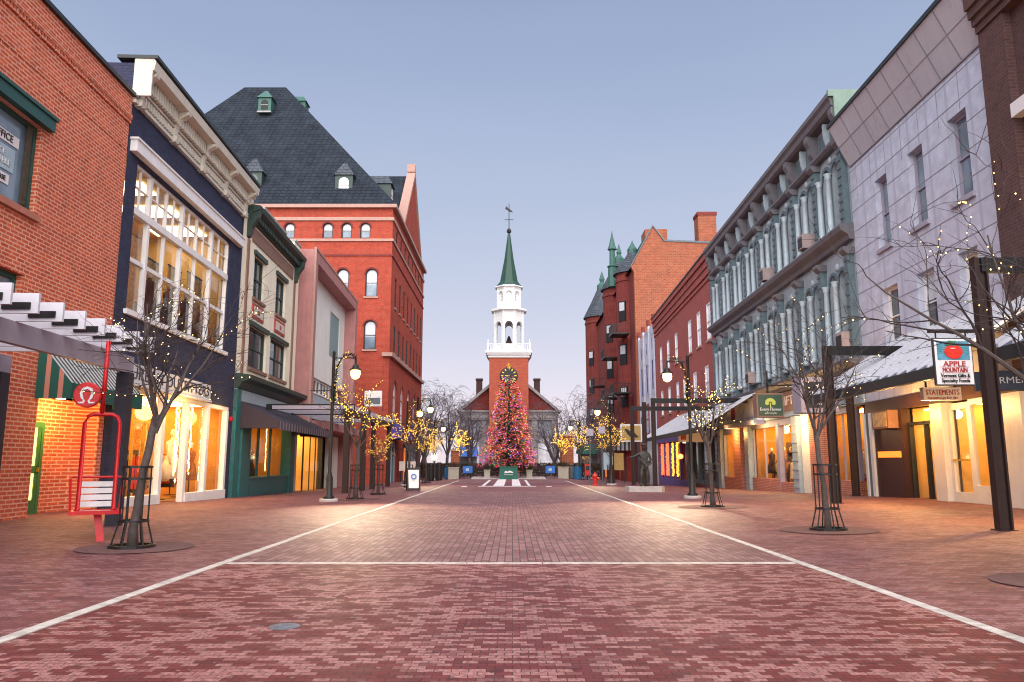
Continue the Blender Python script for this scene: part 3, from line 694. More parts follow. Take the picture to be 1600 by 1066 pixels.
# big window: frame, panes; upper floor room behind it
xs = [20.95, 22.15, 24.69, 27.5, 29.3]; sub = [23.41, 26.05]
bx = [(20.95, 29.3, .1, .22, 9.80, 9.90), (20.95, 29.3, .1, .22, 5.5, 5.6), (20.95, 29.3, .04, .22, 8.36, 8.58), (20.95, 29.3, .11, .22, 6.98, 7.10)]
for x in xs: bx += [(max(20.95, x - .07), min(29.3, x + .07), .07, .21, 5.6, 9.80)]
for x in sub: bx += [(x - .035, x + .035, .1, .21, 5.6, 9.80)]
allx = sorted(xs + sub)
for a, c in zip(allx, allx[1:]):
    mx = (a + c) / 2; bx += [(mx - .02, mx + .02, .13, .2, 8.58, 9.80)]
bx += [(20.95, 29.3, .135, .2, 9.22, 9.26)]
bw = bars(L2, IDENT, bx, 'white_paint', 'window'); pane(bw, IDENT, 20.95, 29.3, 5.5, 9.9, .205, 'upper_glass')
bars(bw, IDENT, [(20.8, 29.45, -.1, .1, 5.36, 5.5)], 'white_paint', 'sill')
room(L2, IDENT, 20.4, 29.9, .3, 4.6, 5.2, 10.2, 'warm_pale', 'shop_floor', 'ceiling_soft', 4, 'interior', .5)
rnd = random.Random(4)
for k, (x, w, z1) in enumerate(((21.5, .5, 8.2), (22.7, .9, 8.35), (24.95, .6, 7.9), (26.6, .55, 8.1), (28.5, .7, 8.3))):
    t = thing('hanging_banner', ('ochre cloth panel hung', 'broad mustard cloth panel hung', 'short ochre cloth panel hung', 'brown cloth panel hung', 'tan cloth panel hung')[k] + ' behind the gridded window, ' + ('nearest', 'second', 'third', 'fourth', 'last')[k] + ' along it', 'banner', FL, (x, .8, 6))
    b = MB(); n = 8
    for q in range(n): b.hexa([(x - w + 2 * w * q / n, 1.0 + .05 * (q % 2), 5.6), (x - w + 2 * w * (q + 1) / n, 1.0 + .05 * ((q + 1) % 2), 5.6), (x - w + 2 * w * (q + 1) / n, 1.05 + .05 * ((q + 1) % 2), 5.6), (x - w + 2 * w * q / n, 1.05 + .05 * (q % 2), 5.6)],
                            [(x - w + 2 * w * q / n, 1.0 + .05 * (q % 2), z1), (x - w + 2 * w * (q + 1) / n, 1.0 + .05 * ((q + 1) % 2), z1), (x - w + 2 * w * (q + 1) / n, 1.05 + .05 * ((q + 1) % 2), z1), (x - w + 2 * w * q / n, 1.05 + .05 * (q % 2), z1)])
    b.build('cloth', 'goods_b', t); bars(t, IDENT, [(x - w - .05, x + w + .05, 1.0, 1.04, z1 + .002, z1 + .05)], 'black_metal', 'rail')
for k, (x, m) in enumerate(((24.0, 'fabric_dark'), (25.6, 'goods_c'), (27.1, 'fabric_dark'), (28.9, 'goods_a'))):
    mannequin(FL, x, .75, 5.3, m, ('dark dressed mannequin in the gridded upper window, nearest of the row', 'brown dressed mannequin in the gridded upper window, second of the row', 'dark dressed mannequin in the gridded upper window, third of the row', 'rust dressed mannequin in the gridded upper window, farthest of the row')[k], 0, 2.1)
# shop front
bx = [(21.3, 30.25, .02, .2, 3.26, 3.40), (21.3, 24.05, -.04, .24, -.2, .26), (26.15, 30.25, -.04, .24, -.3, .2)]
for x in (21.38, 24.1, 26.1, 28.05, 30.14): bx += [(x - .11, x + .11, 0, .2, -.3, 3.26)]
sf = bars(L2, IDENT, bx, 'white_paint', 'shop_window')
for x0, x1 in ((21.49, 23.99), (26.21, 27.94), (28.16, 30.03)): pane(sf, IDENT, x0, x1, .22, 3.26, .15)
dd = bars(L2, IDENT, [(24.25, 24.35, 1.0, 1.08, -.1, 3.2), (25.9, 26.0, 1.0, 1.08, -.1, 3.2), (25.1, 25.16, 1.0, 1.08, -.1, 3.2), (24.35, 25.9, 1.0, 1.08, 2.5, 2.6)], 'gold', 'door'); pane(dd, IDENT, 24.35, 25.9, -.1, 3.2, 1.05)
room(L2, IDENT, 21.2, 30.35, .3, 4.8, -.12, 3.46, 'warm_wall', 'shop_floor', 'ceiling_glow', 4, 'interior', .7)
bars(L2, IDENT, [(21.0, 27.62, -.16, 0, 3.46, 4.02), (21.0, 27.64, -.22, 0, 3.40, 3.455)], 'letter_pale', 'sign_panel')
text(L2, IDENT, 'URBAN OUTFITTERS', 24.32, -.17, 3.735, .50, 'navy_paint', 6.2)
point('shop_spill', (25.2, -.8, 2.9), 60, (1, .55, .17), .3, FL); point('shop_spill', (29, -.8, 2.9), 36, (1, .55, .17), .3, FL)
b = MB(); b.lathe([(.10, 0), (.10, .06), (.07, .09), (.01, .10)], (0, 0, 0), 12); b.T = IDENT
bb = MB(Matrix.Translation((30.45, 0, 2.95)) @ Matrix.Rotation(R(90), 4, 'X')); bb.lathe([(.10, 0), (.10, .06), (.07, .09), (.01, .10)], n=12); bb.build('alarm_bell', 'red_enamel', L2)
for k, (x, n_) in enumerate(((21.8, 26), (22.5, 25), (23.2, 26), (26.5, 24), (27.0, 26), (28.5, 24), (28.95, 26), (29.5, 25))):
    star_garland(FL, x, .55 + .12 * (k % 3), 3.3, n_, .105, k, 'lit star garland hanging behind the navy shop glass, number of strings'.replace('number of strings', ('nearest of all', 'second from the near post', 'beside the red dress', 'just past the doorway', 'second past the doorway', 'first in the far bay', 'middle of the far bay', 'last by the bell'))[0:] if False else ('lit star garland behind the navy shop glass, ' + ('nearest of all', 'second from the near post', 'just before the doorway', 'just past the doorway', 'second past the doorway', 'first in the far bay', 'middle of the far bay', 'last in the far bay')[k]), 'fairy_warm', 'star garlands in the navy shop')
mannequin(FL, 22.9, .9, .1, 'fabric_red', 'red dressed mannequin behind the nearest pane of the navy shop', .2)
mannequin(FL, 23.6, 1.1, .1, 'goods_b', 'tan dressed mannequin beside the doorway of the navy shop', -.2)
mannequin(FL, 27.2, .9, .1, 'fabric_white', 'white gowned mannequin in the middle bay of the navy shop', 0, 2.3)
mannequin(FL, 29.2, 1.0, .1, 'goods_a', 'rust dressed mannequin in the far bay of the navy shop', .1, 1.9)
goods(FL, 22.0, 23.9, 3.2, -.1, 1.9, 'tall shelf of brown and red goods inside the navy shop left bay', 3)
goods(FL, 24.4, 26.0, 3.6, -.1, 1.5, 'low shelf of goods seen through the navy shop doorway', 5)
goods(FL, 26.6, 28.9, 3.0, -.1, 1.7, 'shelf of mixed goods inside the navy shop far bay', 8)

clothes_rack(FL, 21.7, 23.8, 1.9, -.1, 'full rail of mixed clothes in the nearest bay of the navy shop', 61)
clothes_rack(FL, 26.4, 28.0, 1.8, -.1, 'rail of clothes in the middle bay of the navy shop', 62)
clothes_rack(FL, 28.2, 30.0, 1.7, -.1, 'rail of clothes in the far bay of the navy shop', 63)
clothes_rack(FL, 21.4, 24.2, 2.2, 5.3, 'long rail of clothes upstairs behind the near half of the gridded window', 64)
clothes_rack(FL, 25.0, 29.0, 2.4, 5.3, 'long rail of clothes upstairs behind the far half of the gridded window', 65)

# 3. cream building with the green cornice
L3 = thing('shop_building', 'cream painted narrow building with a dark green cornice and a plum shop awning', 'building', FL, (40, 0, 0))
X0, X1 = 30.76, 40.6
ops = [(32.5, 34.15, 8.4, 10.3), (36.15, 37.95, 8.4, 10.3), (32.3, 35.0, 5.3, 7.12), (35.65, 38.6, 5.3, 7.12)]
b = MB(); wall(b, X0, X1, 3.3, 12.45, ops, .2); shell(b, X0, X1, .01, 14, -.8, 12.45)
b.box(X0, X0 + 1.1, -.02, .4, 12.45, 12.62); b.box(33.4, 37.4, -.02, .4, 12.45, 12.72); b.box(39.3, X1, -.02, .4, 12.45, 12.95); b.build('wall', 'buff_paint', L3)
b = MB()
for x0, x1, z in ((X0, X0 + 1.1, 12.62), (33.4, 37.4, 12.72), (39.3, X1, 12.95)): b.box(x0 - .05, x1 + .05, -.08, .45, z, z + .1)
b.build('coping', 'grey_stone', L3)
b = MB(); b.prism([(0, 11.55), (-.14, 11.6), (-.2, 11.82), (-.5, 11.95), (-.55, 12.12), (0, 12.2)], 31.15, 39.95, 'x')
for k in range(32): b.box(31.3 + k * .27, 31.3 + k * .27 + .13, -.32, -.02, 11.62, 11.84)
co = b.build('cornice', 'dark_green_trim', L3)
for x in (31.2, 39.55): b = MB(); b.prism([(0, 10.75), (-.12, 10.8), (-.2, 11.2), (-.45, 11.6), (-.5, 11.92), (0, 11.92)], x, x + .34, 'x'); b.build('bracket', 'dark_green_trim', co)
bars(L3, IDENT, [(32.0, 39.2, -.05, 0, 10.8, 11.42)], 'brown_trim', 'frieze'); bars(L3, IDENT, [(31.35, 31.6, -.06, 0, 4.8, 10.7)], 'brown_trim', 'pilaster'); bars(L3, IDENT, [(39.5, 39.75, -.06, 0, 4.8, 10.7)], 'brown_trim', 'pilaster')
for i, (x0, x1, z0, z1) in enumerate(ops): window(L3, IDENT, x0, x1, z0, z1, .18, fm='dark_green_trim', nx=2, nz=2, fw=.11, sill='brown_trim', hood='dark_green_trim')
for x0, x1 in ((32.5, 34.2), (36.1, 38.0)):
    p = bars(L3, IDENT, [(x0, x1, -.05, 0, 7.50, 8.15)], 'red_trim', 'spandrel_panel'); bars(p, IDENT, [(x0 + .15, x1 - .15, -.065, -.05, 7.62, 8.03)], 'cream_paint', 'inset'); bars(p, IDENT, [((x0 + x1) / 2 - .12, (x0 + x1) / 2 + .12, -.08, -.065, 7.72, 7.92)], 'red_trim', 'rosette')
b = MB(); b.prism([(0, 4.22), (-.16, 4.25), (-.3, 4.5), (-.62, 4.6), (-.66, 4.78), (0, 4.86)], X0, X1 + .4, 'x'); b.build('shop_cornice', 'dark_green_trim', L3)
bars(L3, IDENT, [(X0, X1, -.10, 0, 3.35, 4.22)], 'pale_blue_panel', 'fascia')
b = MB(); b.face([(31.35, -.1, 3.75), (42.0, -.1, 3.75), (42.0, -1.7, 2.92), (31.35, -1.7, 2.92)]); b.face([(31.35, -.1, 3.75), (31.35, -1.7, 2.92), (31.35, -1.7, 2.62), (31.35, -.1, 2.62)]); b.face([(42.0, -.1, 3.75), (42.0, -1.7, 2.92), (42.0, -1.7, 2.62), (42.0, -.1, 2.62)])
aw = b.build('awning', 'awning_plum', L3, fix=False)
b = MB(); b.face([(31.35, -1.702, 2.92), (42.0, -1.702, 2.92), (42.0, -1.702, 2.58), (31.35, -1.702, 2.58)]); b.build('valance', 'valance_stripe', aw, fix=False)
bx = [(X0, 31.3, -.14, .3, -.8, 4.2), (31.5, 32.75, -.2, .3, -.8, 3.3), (39.7, X1, -.2, .3, -.8, 3.3)]
bars(L3, IDENT, bx, 'teal_paint', 'pilaster')
sf = bars(L3, IDENT, [(32.8, 39.7, -.1, .3, -.8, .5), (32.75, 39.7, -.14, .3, .5, .6), (34.75, 34.88, .05, .14, .6, 3.3), (36.75, 36.88, .05, .14, .6, 3.3), (32.8, 32.95, .05, .14, .6, 3.3), (32.8, 39.7, 0, .2, 3.05, 3.35), (33.1, 34.6, -.115, -.1, -.2, .38), (35.1, 36.6, -.115, -.1, -.2, .38), (37.1, 39.4, -.115, -.1, -.2, .38)], 'teal_paint', 'shop_window')
pane(sf, IDENT, 32.95, 39.7, .6, 3.05, .12)
room(L3, IDENT, 32.6, 40.4, .3, 3.6, -.4, 3.3, 'warm_wall', 'shop_floor', 'ceiling_glow', 2, 'interior', .45, .3)
goods(FL, 33.2, 36.0, 2.3, -.2, 2.4, 'shelf of trinkets behind the teal framed shop window', 12, 4); goods(FL, 36.8, 39.4, 2.0, -.2, 2.2, 'shelf of goods in the far half of the teal framed shop', 13, 4)
star_garland(FL, 37.6, .5, 3.0, 18, .12, 31, 'string of lit stars behind the far pane of the teal framed shop', 'fairy_warm')
mannequin(FL, 35.9, .7, .2, 'goods_c', 'dark clad mannequin between panes of the teal framed shop', 0, 1.6)

# 4. concrete framed shop with white panel
L4 = thing('shop_building', 'pink concrete framed modern shop with a blank white panel', 'building', FL, (48, 0, 0))
X0, X1 = 40.95, 55.6
b = MB(); b.box(X0, X0 + .7, -.8, 12, 3.06, 13.0); b.box(X1 - .75, X1, -.8, 12, -1, 13.0); b.box(X0 + .7, X1 - .75, -.8, 12, 12.35, 13.0); b.box(X0 + .7, X1 - .75, .02, 12, 3.1, 3.7); b.box(X0 + .7, X1 - .75, 8, 12, -1, 12.35)
b.build('concrete_frame', 'pink_concrete', L4)
bars(L4, IDENT, [(X0 - .04, X1 + .04, -.84, -.7, 13.0, 13.12), (X0 - .03, X0 + .0, -.84, -.72, 3.06, 13.0)], 'stone_band', 'coping')
bars(L4, IDENT, [(X0 + .7, 49.6, .0, .3, 6.3, 12.35), (53.0, X1 - .75, 0, .3, 6.3, 12.35), (49.6, 53.0, 0, .3, 11.2, 12.35), (49.6, 53.0, .0, .3, 6.3, 8.2)], 'white_panel', 'wall_panel')
bars(L4, IDENT, [(49.6, 53.0, .06, .3, 8.2, 11.2)], 'teal_panel', 'wall_inset')
for k in range(4): window(L4, IDENT, X0 + .9 + k * 3.05, X0 + 3.75 + k * 3.05, 5.3, 6.25, .2, fm='white_panel', nx=3, nz=1)
bars(L4, IDENT, [(X0 + .7, X1 - .75, -.3, .3, 3.75, 5.2)], 'pale_blue_panel', 'shop_fascia'); bars(L4, IDENT, [(X0 + .7, X1 - .75, -.36, .3, 5.2, 5.28)], 'white_paint', 'fascia_trim')
bars(L4, IDENT, [(X0 + .7, X1 - .2, -1.5, 0, 3.05, 3.5)], 'pink_concrete', 'canopy')
sf = bars(L4, IDENT, [(X0 - .2, 49.2, .1, .3, 2.75, 3.05), (44.2, 44.3, .16, .24, -.6, 2.75), (46.0, 46.06, .17, .23, -.6, 2.75), (47.5, 47.56, .17, .23, -.6, 2.75), (49.1, 49.3, .1, .4, -.6, 3.05)], 'dark_trim', 'shop_window'); pane(sf, IDENT, X0 - .1, 49.1, -.5, 2.75, .2)
room(L4, IDENT, X0 - .2, 49.2, .35, 4.5, -.5, 3.06, 'warm_pale', 'shop_floor', 'ceiling_glow', 3, 'interior', .85)
bars(L4, IDENT, [(49.3, 55, .6, .7, -.8, 3.05)], 'granite_dark', 'shop_door'); bars(L4, IDENT, [(52, 54.6, .1, .5, -.8, 3.0)], 'white_panel', 'pier')
bars(L4, IDENT, [(41.2, 44.0, .5, .6, -.5, 2.9)], 'fabric_white', 'partition')
goods(FL, 44.6, 48.6, 3.0, -.4, 2.0, 'shelf of goods in the brightly lit white panelled shop', 21, 4)
sgn = thing('wall_notice', 'small red and black notice on the bright partition of the white panelled shop', 'notice', FL, (42.9, .45, 1.2)); bars(sgn, IDENT, [(42.5, 43.3, .46, .49, 1.1, 1.75)], 'letter_red', 'plate'); bars(sgn, IDENT, [(42.6, 43.2, .45, .46, 1.3, 1.5)], 'letter_black', 'text_band')

# canopy on brown posts in front of it
CN = thing('pergola', 'brown steel pergola on square posts beyond the plum awning', 'pergola', IDENT, (-7.3, 38, 0))
for i, Y in enumerate((33.7, 37.5, 40.2, 45.2)):
    b = MB(); b.box(-7.42, -7.18, Y - .12, Y + .12, zg(-7.3, Y) - .1, 3.3); b.build('post', 'rust_steel', CN)
    if i != 2: b = MB(); b.box(-10.9, -7.0, Y - .08, Y + .08, 3.55, 3.8); b.build('rafter', 'black_metal', CN)
b = MB(); b.box(-7.42, -7.18, 33.2, 46, 3.3, 3.55); b.build('beam', 'black_metal', CN)
b = MB()
for k in range(22): b.box(-10.6, -7.0, 33.5 + k * .57, 33.54 + k * .57, 3.56, 3.72)
b.build('slat', 'lilac_grey', CN)

# 5. big red brick block with the slate hip roof
LS = frame((0, 63, 0), 0)
L5 = thing('brick_block', 'tall red brick block with arched windows and a huge dark slate hip roof', 'building', IDENT, (-20, 63, 0))
TS = Matrix.Translation((0, 63, 0)); TE = Matrix.Translation((-10.3, 63, 0)) @ Matrix.Rotation(R(90), 4, 'Z')
south = [(cx - .45, cx + .45, 20.3, 21.68, .45) for cx in (-15.9, -14.27, -12.66, -19.2, -20.8, -24, -25.6, -27.2)] + [(cx - .52, cx + .52, 15.15, 17.6, .5) for cx in (-12.0, -14.45, -18, -20.5, -24, -27)] + [(cx - .52, cx + .52, 10.6, 13.1, .5) for cx in (-12.0, -14.45, -18, -20.5, -24, -27)]
eY = [2.5, 5.15, 7.8, 10.4, 13.1, 15.8, 18.4, 21.0]
east = [(q - .42, q + .42, 20.3, 21.68, .4) for q in eY] + [(q - .5, q + .5, 14.6, 17.3, .0) for q in eY] + [(q - .5, q + .5, 10.6, 13.0, .0) for q in eY] + [(q - .8, q + .8, 4.2, 8.2, .8) for q in (3.2, 7.6, 12, 16.4)] + [(1.5, 5, -1, 3.0), (9.6, 12.4, -1, 2.9), (15, 19, -1, 3.0)]
b = MB(TS); wall(b, -38, -10.3, -1.2, 23.0, south, .25); b.T = TE; b.ident = False; wall(b, 0, 23, -1.2, 23.0, [tuple(q) + (0, .12)[len(q) - 4:] if len(q) < 6 else q for q in east], .12); b.T = IDENT; b.ident = True
b.face([(-38, 63, -1.2), (-38, 86, -1.2), (-38, 86, 23), (-38, 63, 23)]); b.face([(-38, 86, -1.2), (-10.3, 86, -1.2), (-10.3, 86, 23), (-38, 86, 23)])
b.build('wall', 'brick_red', L5)
b = MB()
for z0, z1, o in ((21.85, 22.15, .12), (20.0, 20.22, .12), (22.95, 23.25, .35), (10.0, 10.32, .28)):
    b.box(-38, -10.3 + o, 63 - o, 63, z0, z1) if z0 != 10.0 else b.box(-10.9, -10.3 + o, 63 - o, 63, z0, z1)
    b.box(-10.3, -10.3 + o, 63, 86, z0, z1)
b.build('string_course', 'stone_band', L5)
b = MB(); b.box(-38, -10.22, 62.93, 63, 18.7, 18.85); b.box(-10.3, -10.22, 63, 86, 18.7, 18.85); b.build('brick_course', 'brick_maroon', L5)
for T_, lst, eh in ((TS, south, True), (TE, east[:24], False)):
    for (x0, x1, z0, z1, rise) in lst: window(L5, T_, x0, x1, z0, z1, .22 if eh else .11, rise, fm='dark_trim', pm='pane_sky' if eh else 'pane_dark', nz=2, fw=.09, sill='stone_band' if z0 < 19 else None, hood='brick_maroon' if eh else None, blind=.55 if eh else 0)
for (x0, x1, z0, z1, rise) in east[24:28]: window(L5, TE, x0, x1, z0, z1, .11, rise, fm='stone_band', pm='pane_white', nz=3, fw=.14, hood='brick_maroon')
for (x0, x1, z0, z1) in east[28:]:
    w = bars(L5, TE, [(x0, x1, .1, .25, 2.6, 3.0), (x0, x0 + .12, .1, .25, -1, 2.6), (x1 - .12, x1, .1, .25, -1, 2.6), ((x0 + x1) / 2 - .06, (x0 + x1) / 2 + .06, .1, .25, -1, 2.6)], 'pale_blue_panel', 'shop_front'); pane(w, TE, x0, x1, -1, 2.6, .2, 'lit_orange' if x0 == 9.6 else 'pane_dark')
# slate roof: hip, cross gable over the street front, dormers
A, B_, C_, D_ = (-10.0, 62.7, 23.25), (-10.0, 86.3, 23.25), (-38.3, 86.3, 23.25), (-38.3, 62.7, 23.25)
r1, r2, r3, r4 = (-23.0, 72, 38.9), (-23.0, 78, 38.9), (-27.2, 78, 38.9), (-27.2, 72, 38.9)
b = MB()
for q in ((A, B_, r2, r1), (D_, A, r1, r4), (C_, D_, r4, r3), (B_, C_, r3, r2), (r1, r2, r3, r4)): b.face(q)
b.build('roof', 'slate_roof', L5)
gy0, gy1, gm = 68.2, 81.4, 74.8
b = MB(); b.hexa([(-10.2, gy0, 23.2), (-10.2, gy1, 23.2), (-10.2, gm, 30.6)], [(-10.65, gy0, 23.2), (-10.65, gy1, 23.2), (-10.65, gm, 30.6)]); ga = b.build('gable', 'brick_red', L5)
b = MB()
for ya, za, yb, zb in ((gy0 - .3, 23.2, gm, 31.0), (gy1 + .3, 23.2, gm, 31.0)):
    b.hexa([(-10.0, ya, za), (-10.0, yb, zb), (-10.0, yb, zb - .55), (-10.0, ya + (.45 if ya < gm else -.45), za)], [(-10.85, ya, za), (-10.85, yb, zb), (-10.85, yb, zb - .55), (-10.85, ya + (.45 if ya < gm else -.45), za)])
b.box(-10.85, -10.0, gm - .25, gm + .25, 30.9, 31.7); b.build('gable_coping', 'stone_band', ga)
b = MB(); b.face([(-10.7, gy0, 23.2), (-10.7, gm, 30.5), (-17.2, gm, 30.5)]); b.face([(-10.7, gy1, 23.2), (-10.7, gm, 30.5), (-17.2, gm, 30.5)]); b.build('gable_roof', 'slate_roof', ga, fix=False)
for gy in (73.2, 74.8, 76.4): window(ga, TE, gy - 63 - .4, gy - 63 + .4, 24.2, 26.8 + (.8 if gy == 74.8 else 0), -.02, .4, 'dark_trim', 'pane_sky', fw=.1)
def dormer(cx, y, z, w, h, dep, face=TS, pm='blind_pale', hz=1.0):
    T_ = Matrix.Translation((cx, y, 0)) if face is TS else Matrix.Translation((cx, y, 0)) @ Matrix.Rotation(R(90), 4, 'Z')
    b = MB(T_); b.box(-w / 2, w / 2, 0, dep, z, z + h); o = b.build('dormer', 'copper_green' if pm == 'window_void' else 'dark_green_trim', L5)
    b = MB(T_); b.hexa([(-w / 2 - .15, -.15, z + h), (w / 2 + .15, -.15, z + h), (w / 2 + .15, dep, z + h), (-w / 2 - .15, dep, z + h)], [(-.1, .35, z + h + hz), (.1, .35, z + h + hz), (.1, dep, z + h + hz), (-.1, dep, z + h + hz)]); b.build('dormer_roof', 'slate_grey' if pm != 'window_void' else 'copper_green', o)
    b = MB(T_); ol = outline(-w * .28, w * .28, z + .3, z + h - .2, w * .27); b.face([(x, -.012, zz) for x, zz in ol]); b.build('pane', pm, o, fix=False)
    b = MB(T_); b.box(-w / 2 - .05, w / 2 + .05, -.12, -.0, z + .0, z + .14); b.box(-w * .28, w * .28, -.03, -.015, z + h * .5, z + h * .5 + .06); b.build('frame', 'grey_stone', o)
dormer(-14.85, 63.8, 24.3, 1.55, 2.0, 2.6, pm='pane_white', hz=1.3); dormer(-22.9, 63.8, 24.3, 1.55, 2.3, 2.6, pm='pane_dark', hz=1.4); dormer(-24.1, 69.2, 34.8, 1.25, 1.55, 1.8, pm='window_void', hz=.9)
dormer(-11.0, 66.4, 24.3, 1.5, 1.9, 2.4, TE); dormer(-21.2, 73.5, 36.6, 1.3, 1.2, 1.6, TE, 'window_void', .8)
b = MB(); b.face([(-10.25, 77, 2.95), (-10.25, 72, 2.95), (-8.6, 72, 2.2), (-8.6, 77, 2.2)]); b.face([(-8.6, 72, 2.2), (-8.6, 77, 2.2), (-8.6, 77, 1.9), (-8.6, 72, 1.9)]); b.build('awning', 'awning_plum', L5, fix=False)
b = MB(); b.hexa([(-10.2, 64.2, 4.6), (-8.9, 64.2, 3.6), (-8.9, 64.2, 3.2), (-10.2, 64.2, 3.2)], [(-10.2, 68.5, 4.6), (-8.9, 68.5, 3.6), (-8.9, 68.5, 3.2), (-10.2, 68.5, 3.2)])
aw = b.build('awning', 'purple_cloth', L5)
# ------------------------------------------------------------------ RIGHT SIDE (x < 0 in the FR frame, larger = nearer)
# brown brick building nearest on the right
B1 = thing('brick_building', 'dusky brown brick building with a tall arched bay and corbelled top', 'building', FR, (-18.3, 0, 0))
b = MB(); wall(b, -18.32, -4, -.4, 13.2, [(-16.2, -12.4, 5.6, 11.6, 1.9), (-17.6, -13, -.4, 3.0)], .35); shell(b, -18.32, -4, .01, 14, -.4, 13.2)
b.box(-18.32, -17.3, -.22, 0, 3.4, 12.3); b.box(-11.6, -10.6, -.22, 0, 3.4, 12.3)
for k, (z0, z1, o) in enumerate(((12.3, 12.5, .28), (12.5, 12.7, .36), (12.7, 12.95, .44), (12.95, 13.3, .52))): b.box(-18.32, -4, -o, 0, z0, z1)
b.build('wall', 'brick_brown', B1)
a1, a0 = arc(-16.4, -12.2, 9.7, 2.1), arc(-16.2, -12.4, 9.7, 1.9); b = MB()
for k in range(10): b.hexa([(a1[k][0], -.08, a1[k][1]), (a1[k + 1][0], -.08, a1[k + 1][1]), (a0[k + 1][0], -.08, a0[k + 1][1]), (a0[k][0], -.08, a0[k][1])], [(a1[k][0], .01, a1[k][1]), (a1[k + 1][0], .01, a1[k + 1][1]), (a0[k + 1][0], .01, a0[k + 1][1]), (a0[k][0], .01, a0[k][1])])
b.build('arch_ring', 'brick_maroon', B1); bars(B1, IDENT, [(-17.3, -16.2, -.26, 0, 9.5, 9.85), (-12.4, -11.6, -.26, 0, 9.5, 9.85)], 'sign_white', 'impost')
bars(B1, IDENT, [(-16.2, -12.4, .3, .34, 5.6, 11.6)], 'pane_dark', 'arch_glazing')
bars(B1, IDENT, [(-18.3, -4, -.3, 0, 3.05, 3.4)], 'lilac_grey', 'shop_cornice'); pane(B1, IDENT, -17.6, -13, -.2, 3.0, .3, 'shop_glass'); room(B1, IDENT, -17.8, -12.8, .36, 4, -.3, 3.04, 'warm_pale', 'shop_floor', 'ceiling_glow', 2)
bars(B1, IDENT, [(-17.2, -16.6, -.3, .2, -.4, 3.04), (-15.2, -14.9, .02, .2, -.4, 3.04)], 'white_tile', 'pier')

# pale panelled building with the canted metal top
B2 = thing('panelled_building', 'lilac grey panelled building with an outward leaning metal parapet', 'building', FR, (-22.8, 0, 0))
X0, X1 = -27.25, -18.34
ups = [(-20.5, -19.55, 8.45, 10.9), (-22.88, -21.95, 8.45, 10.9), (-25.25, -24.35, 8.45, 10.9)]; los = [(-20.6, -19.65, 5.1, 7.0), (-22.95, -21.9, 5.1, 7.0), (-25.3, -24.2, 5.1, 7.05)]
b = MB(); wall(b, X0, X1, 3.35, 12.2, ups + los, .28); shell(b, X0, X1, .01, 14, -.3, 12.2); b.build('wall', 'tile_facade', B2)
bars(B2, IDENT, [(X0, X1, -.008, 0, z, z + .022) for z in (4.2, 4.98, 5.76, 6.54, 7.32, 8.1, 8.88, 9.66, 10.44, 11.22, 12.0)] + [(X0 + .6 + k * 1.14, X0 + .618 + k * 1.14, -.007, 0, 10.9, 12.2) for k in range(8)], 'joint_dark', 'panel_joint')
b = MB(); b.hexa([(X0 + .15, -.02, 12.2), (X1, -.02, 12.2), (X1, .5, 12.2), (X0 + .15, .5, 12.2)], [(X0 + .15, -.70, 13.72), (X1, -.70, 13.72), (X1, .5, 13.72), (X0 + .15, .5, 13.72)]); cp = b.build('canted_parapet', 'canted_panel', B2)
b = MB(); 
for k in range(9):
    x = X0 + .15 + k * (X1 - X0 - .15) / 8; b.hexa([(x - .018, -.035, 12.2), (x + .018, -.035, 12.2), (x + .018, -.0, 12.2), (x - .018, -.0, 12.2)], [(x - .018, -.715, 13.72), (x + .018, -.715, 13.72), (x + .018, -.68, 13.72), (x - .018, -.68, 13.72)])
b.box(X0 + .15, X1, -.375, -.30, 12.96, 12.99); b.box(X0 + .15, X1, -.05, .0, 12.17, 12.21); b.build('panel_joint', 'joint_dark', cp)
bars(cp, IDENT, [(X0 + .1, X1 + .02, -.76, .6, 13.72, 13.86)], 'dark_trim', 'coping')
for (x0, x1, z0, z1) in ups: window(B2, IDENT, x0, x1, z0, z1, .26, fm='lilac_grey', pm='pane_sky', fw=.08, sill='lilac_grey', blind=.0)
for i, (x0, x1, z0, z1) in enumerate(los): window(B2, IDENT, x0, x1, z0, z1, .26, fm='white_paint', pm='pane_dark', fw=.08, sill='lilac_grey', blind=(.5, .45, .0)[i], bm='blind_yellow' if i == 0 else 'blind_pale')
# its shop front
bars(B2, IDENT, [(X0, X1, -.05, .1, 2.95, 3.36)], 'granite_dark', 'fascia')  # dark colour paints in the shade under the canopy
bars(B2, IDENT, [(-26.55, -24.5, -.08, .2, -.3, 2.95)], 'granite_dark', 'granite_panel'); bars(B2, IDENT, [(-26.35, -24.7, -.10, -.08, 1.40, 1.60)], 'lit_orange', 'lit_slot')
bars(B2, IDENT, [(X0 - .05, X0 + .12, -.14, .2, -.3, 2.95), (X0 + .42, X0 + .62, -.14, .2, -.3, 2.95)], 'white_tile', 'pier')
bars(B2, IDENT, [(X0 + .13, X0 + .41, -.1, .2, -.3, 2.95)], 'cast_iron_dark', 'downpipe_pilaster')
bars(B2, IDENT, [(-22.62, -22.0, -.12, .25, -.3, 2.95), (-19.4, X1, -.12, .25, -.3, 2.95)], 'white_tile', 'pier')
dr = bars(B2, IDENT, [(-21.98, -21.86, .05, .15, .0, 2.9), (-21.0, -20.88, .05, .15, .0, 2.9), (-21.86, -21.0, .05, .15, 2.72, 2.9), (-21.86, -21.0, .05, .15, 0, .42)], 'white_tile', 'door'); pane(dr, IDENT, -21.86, -21.0, .42, 2.72, .1); bars(dr, IDENT, [(-21.86, -21.0, .02, .05, 1.28, 1.33)], 'gold', 'push_bar')
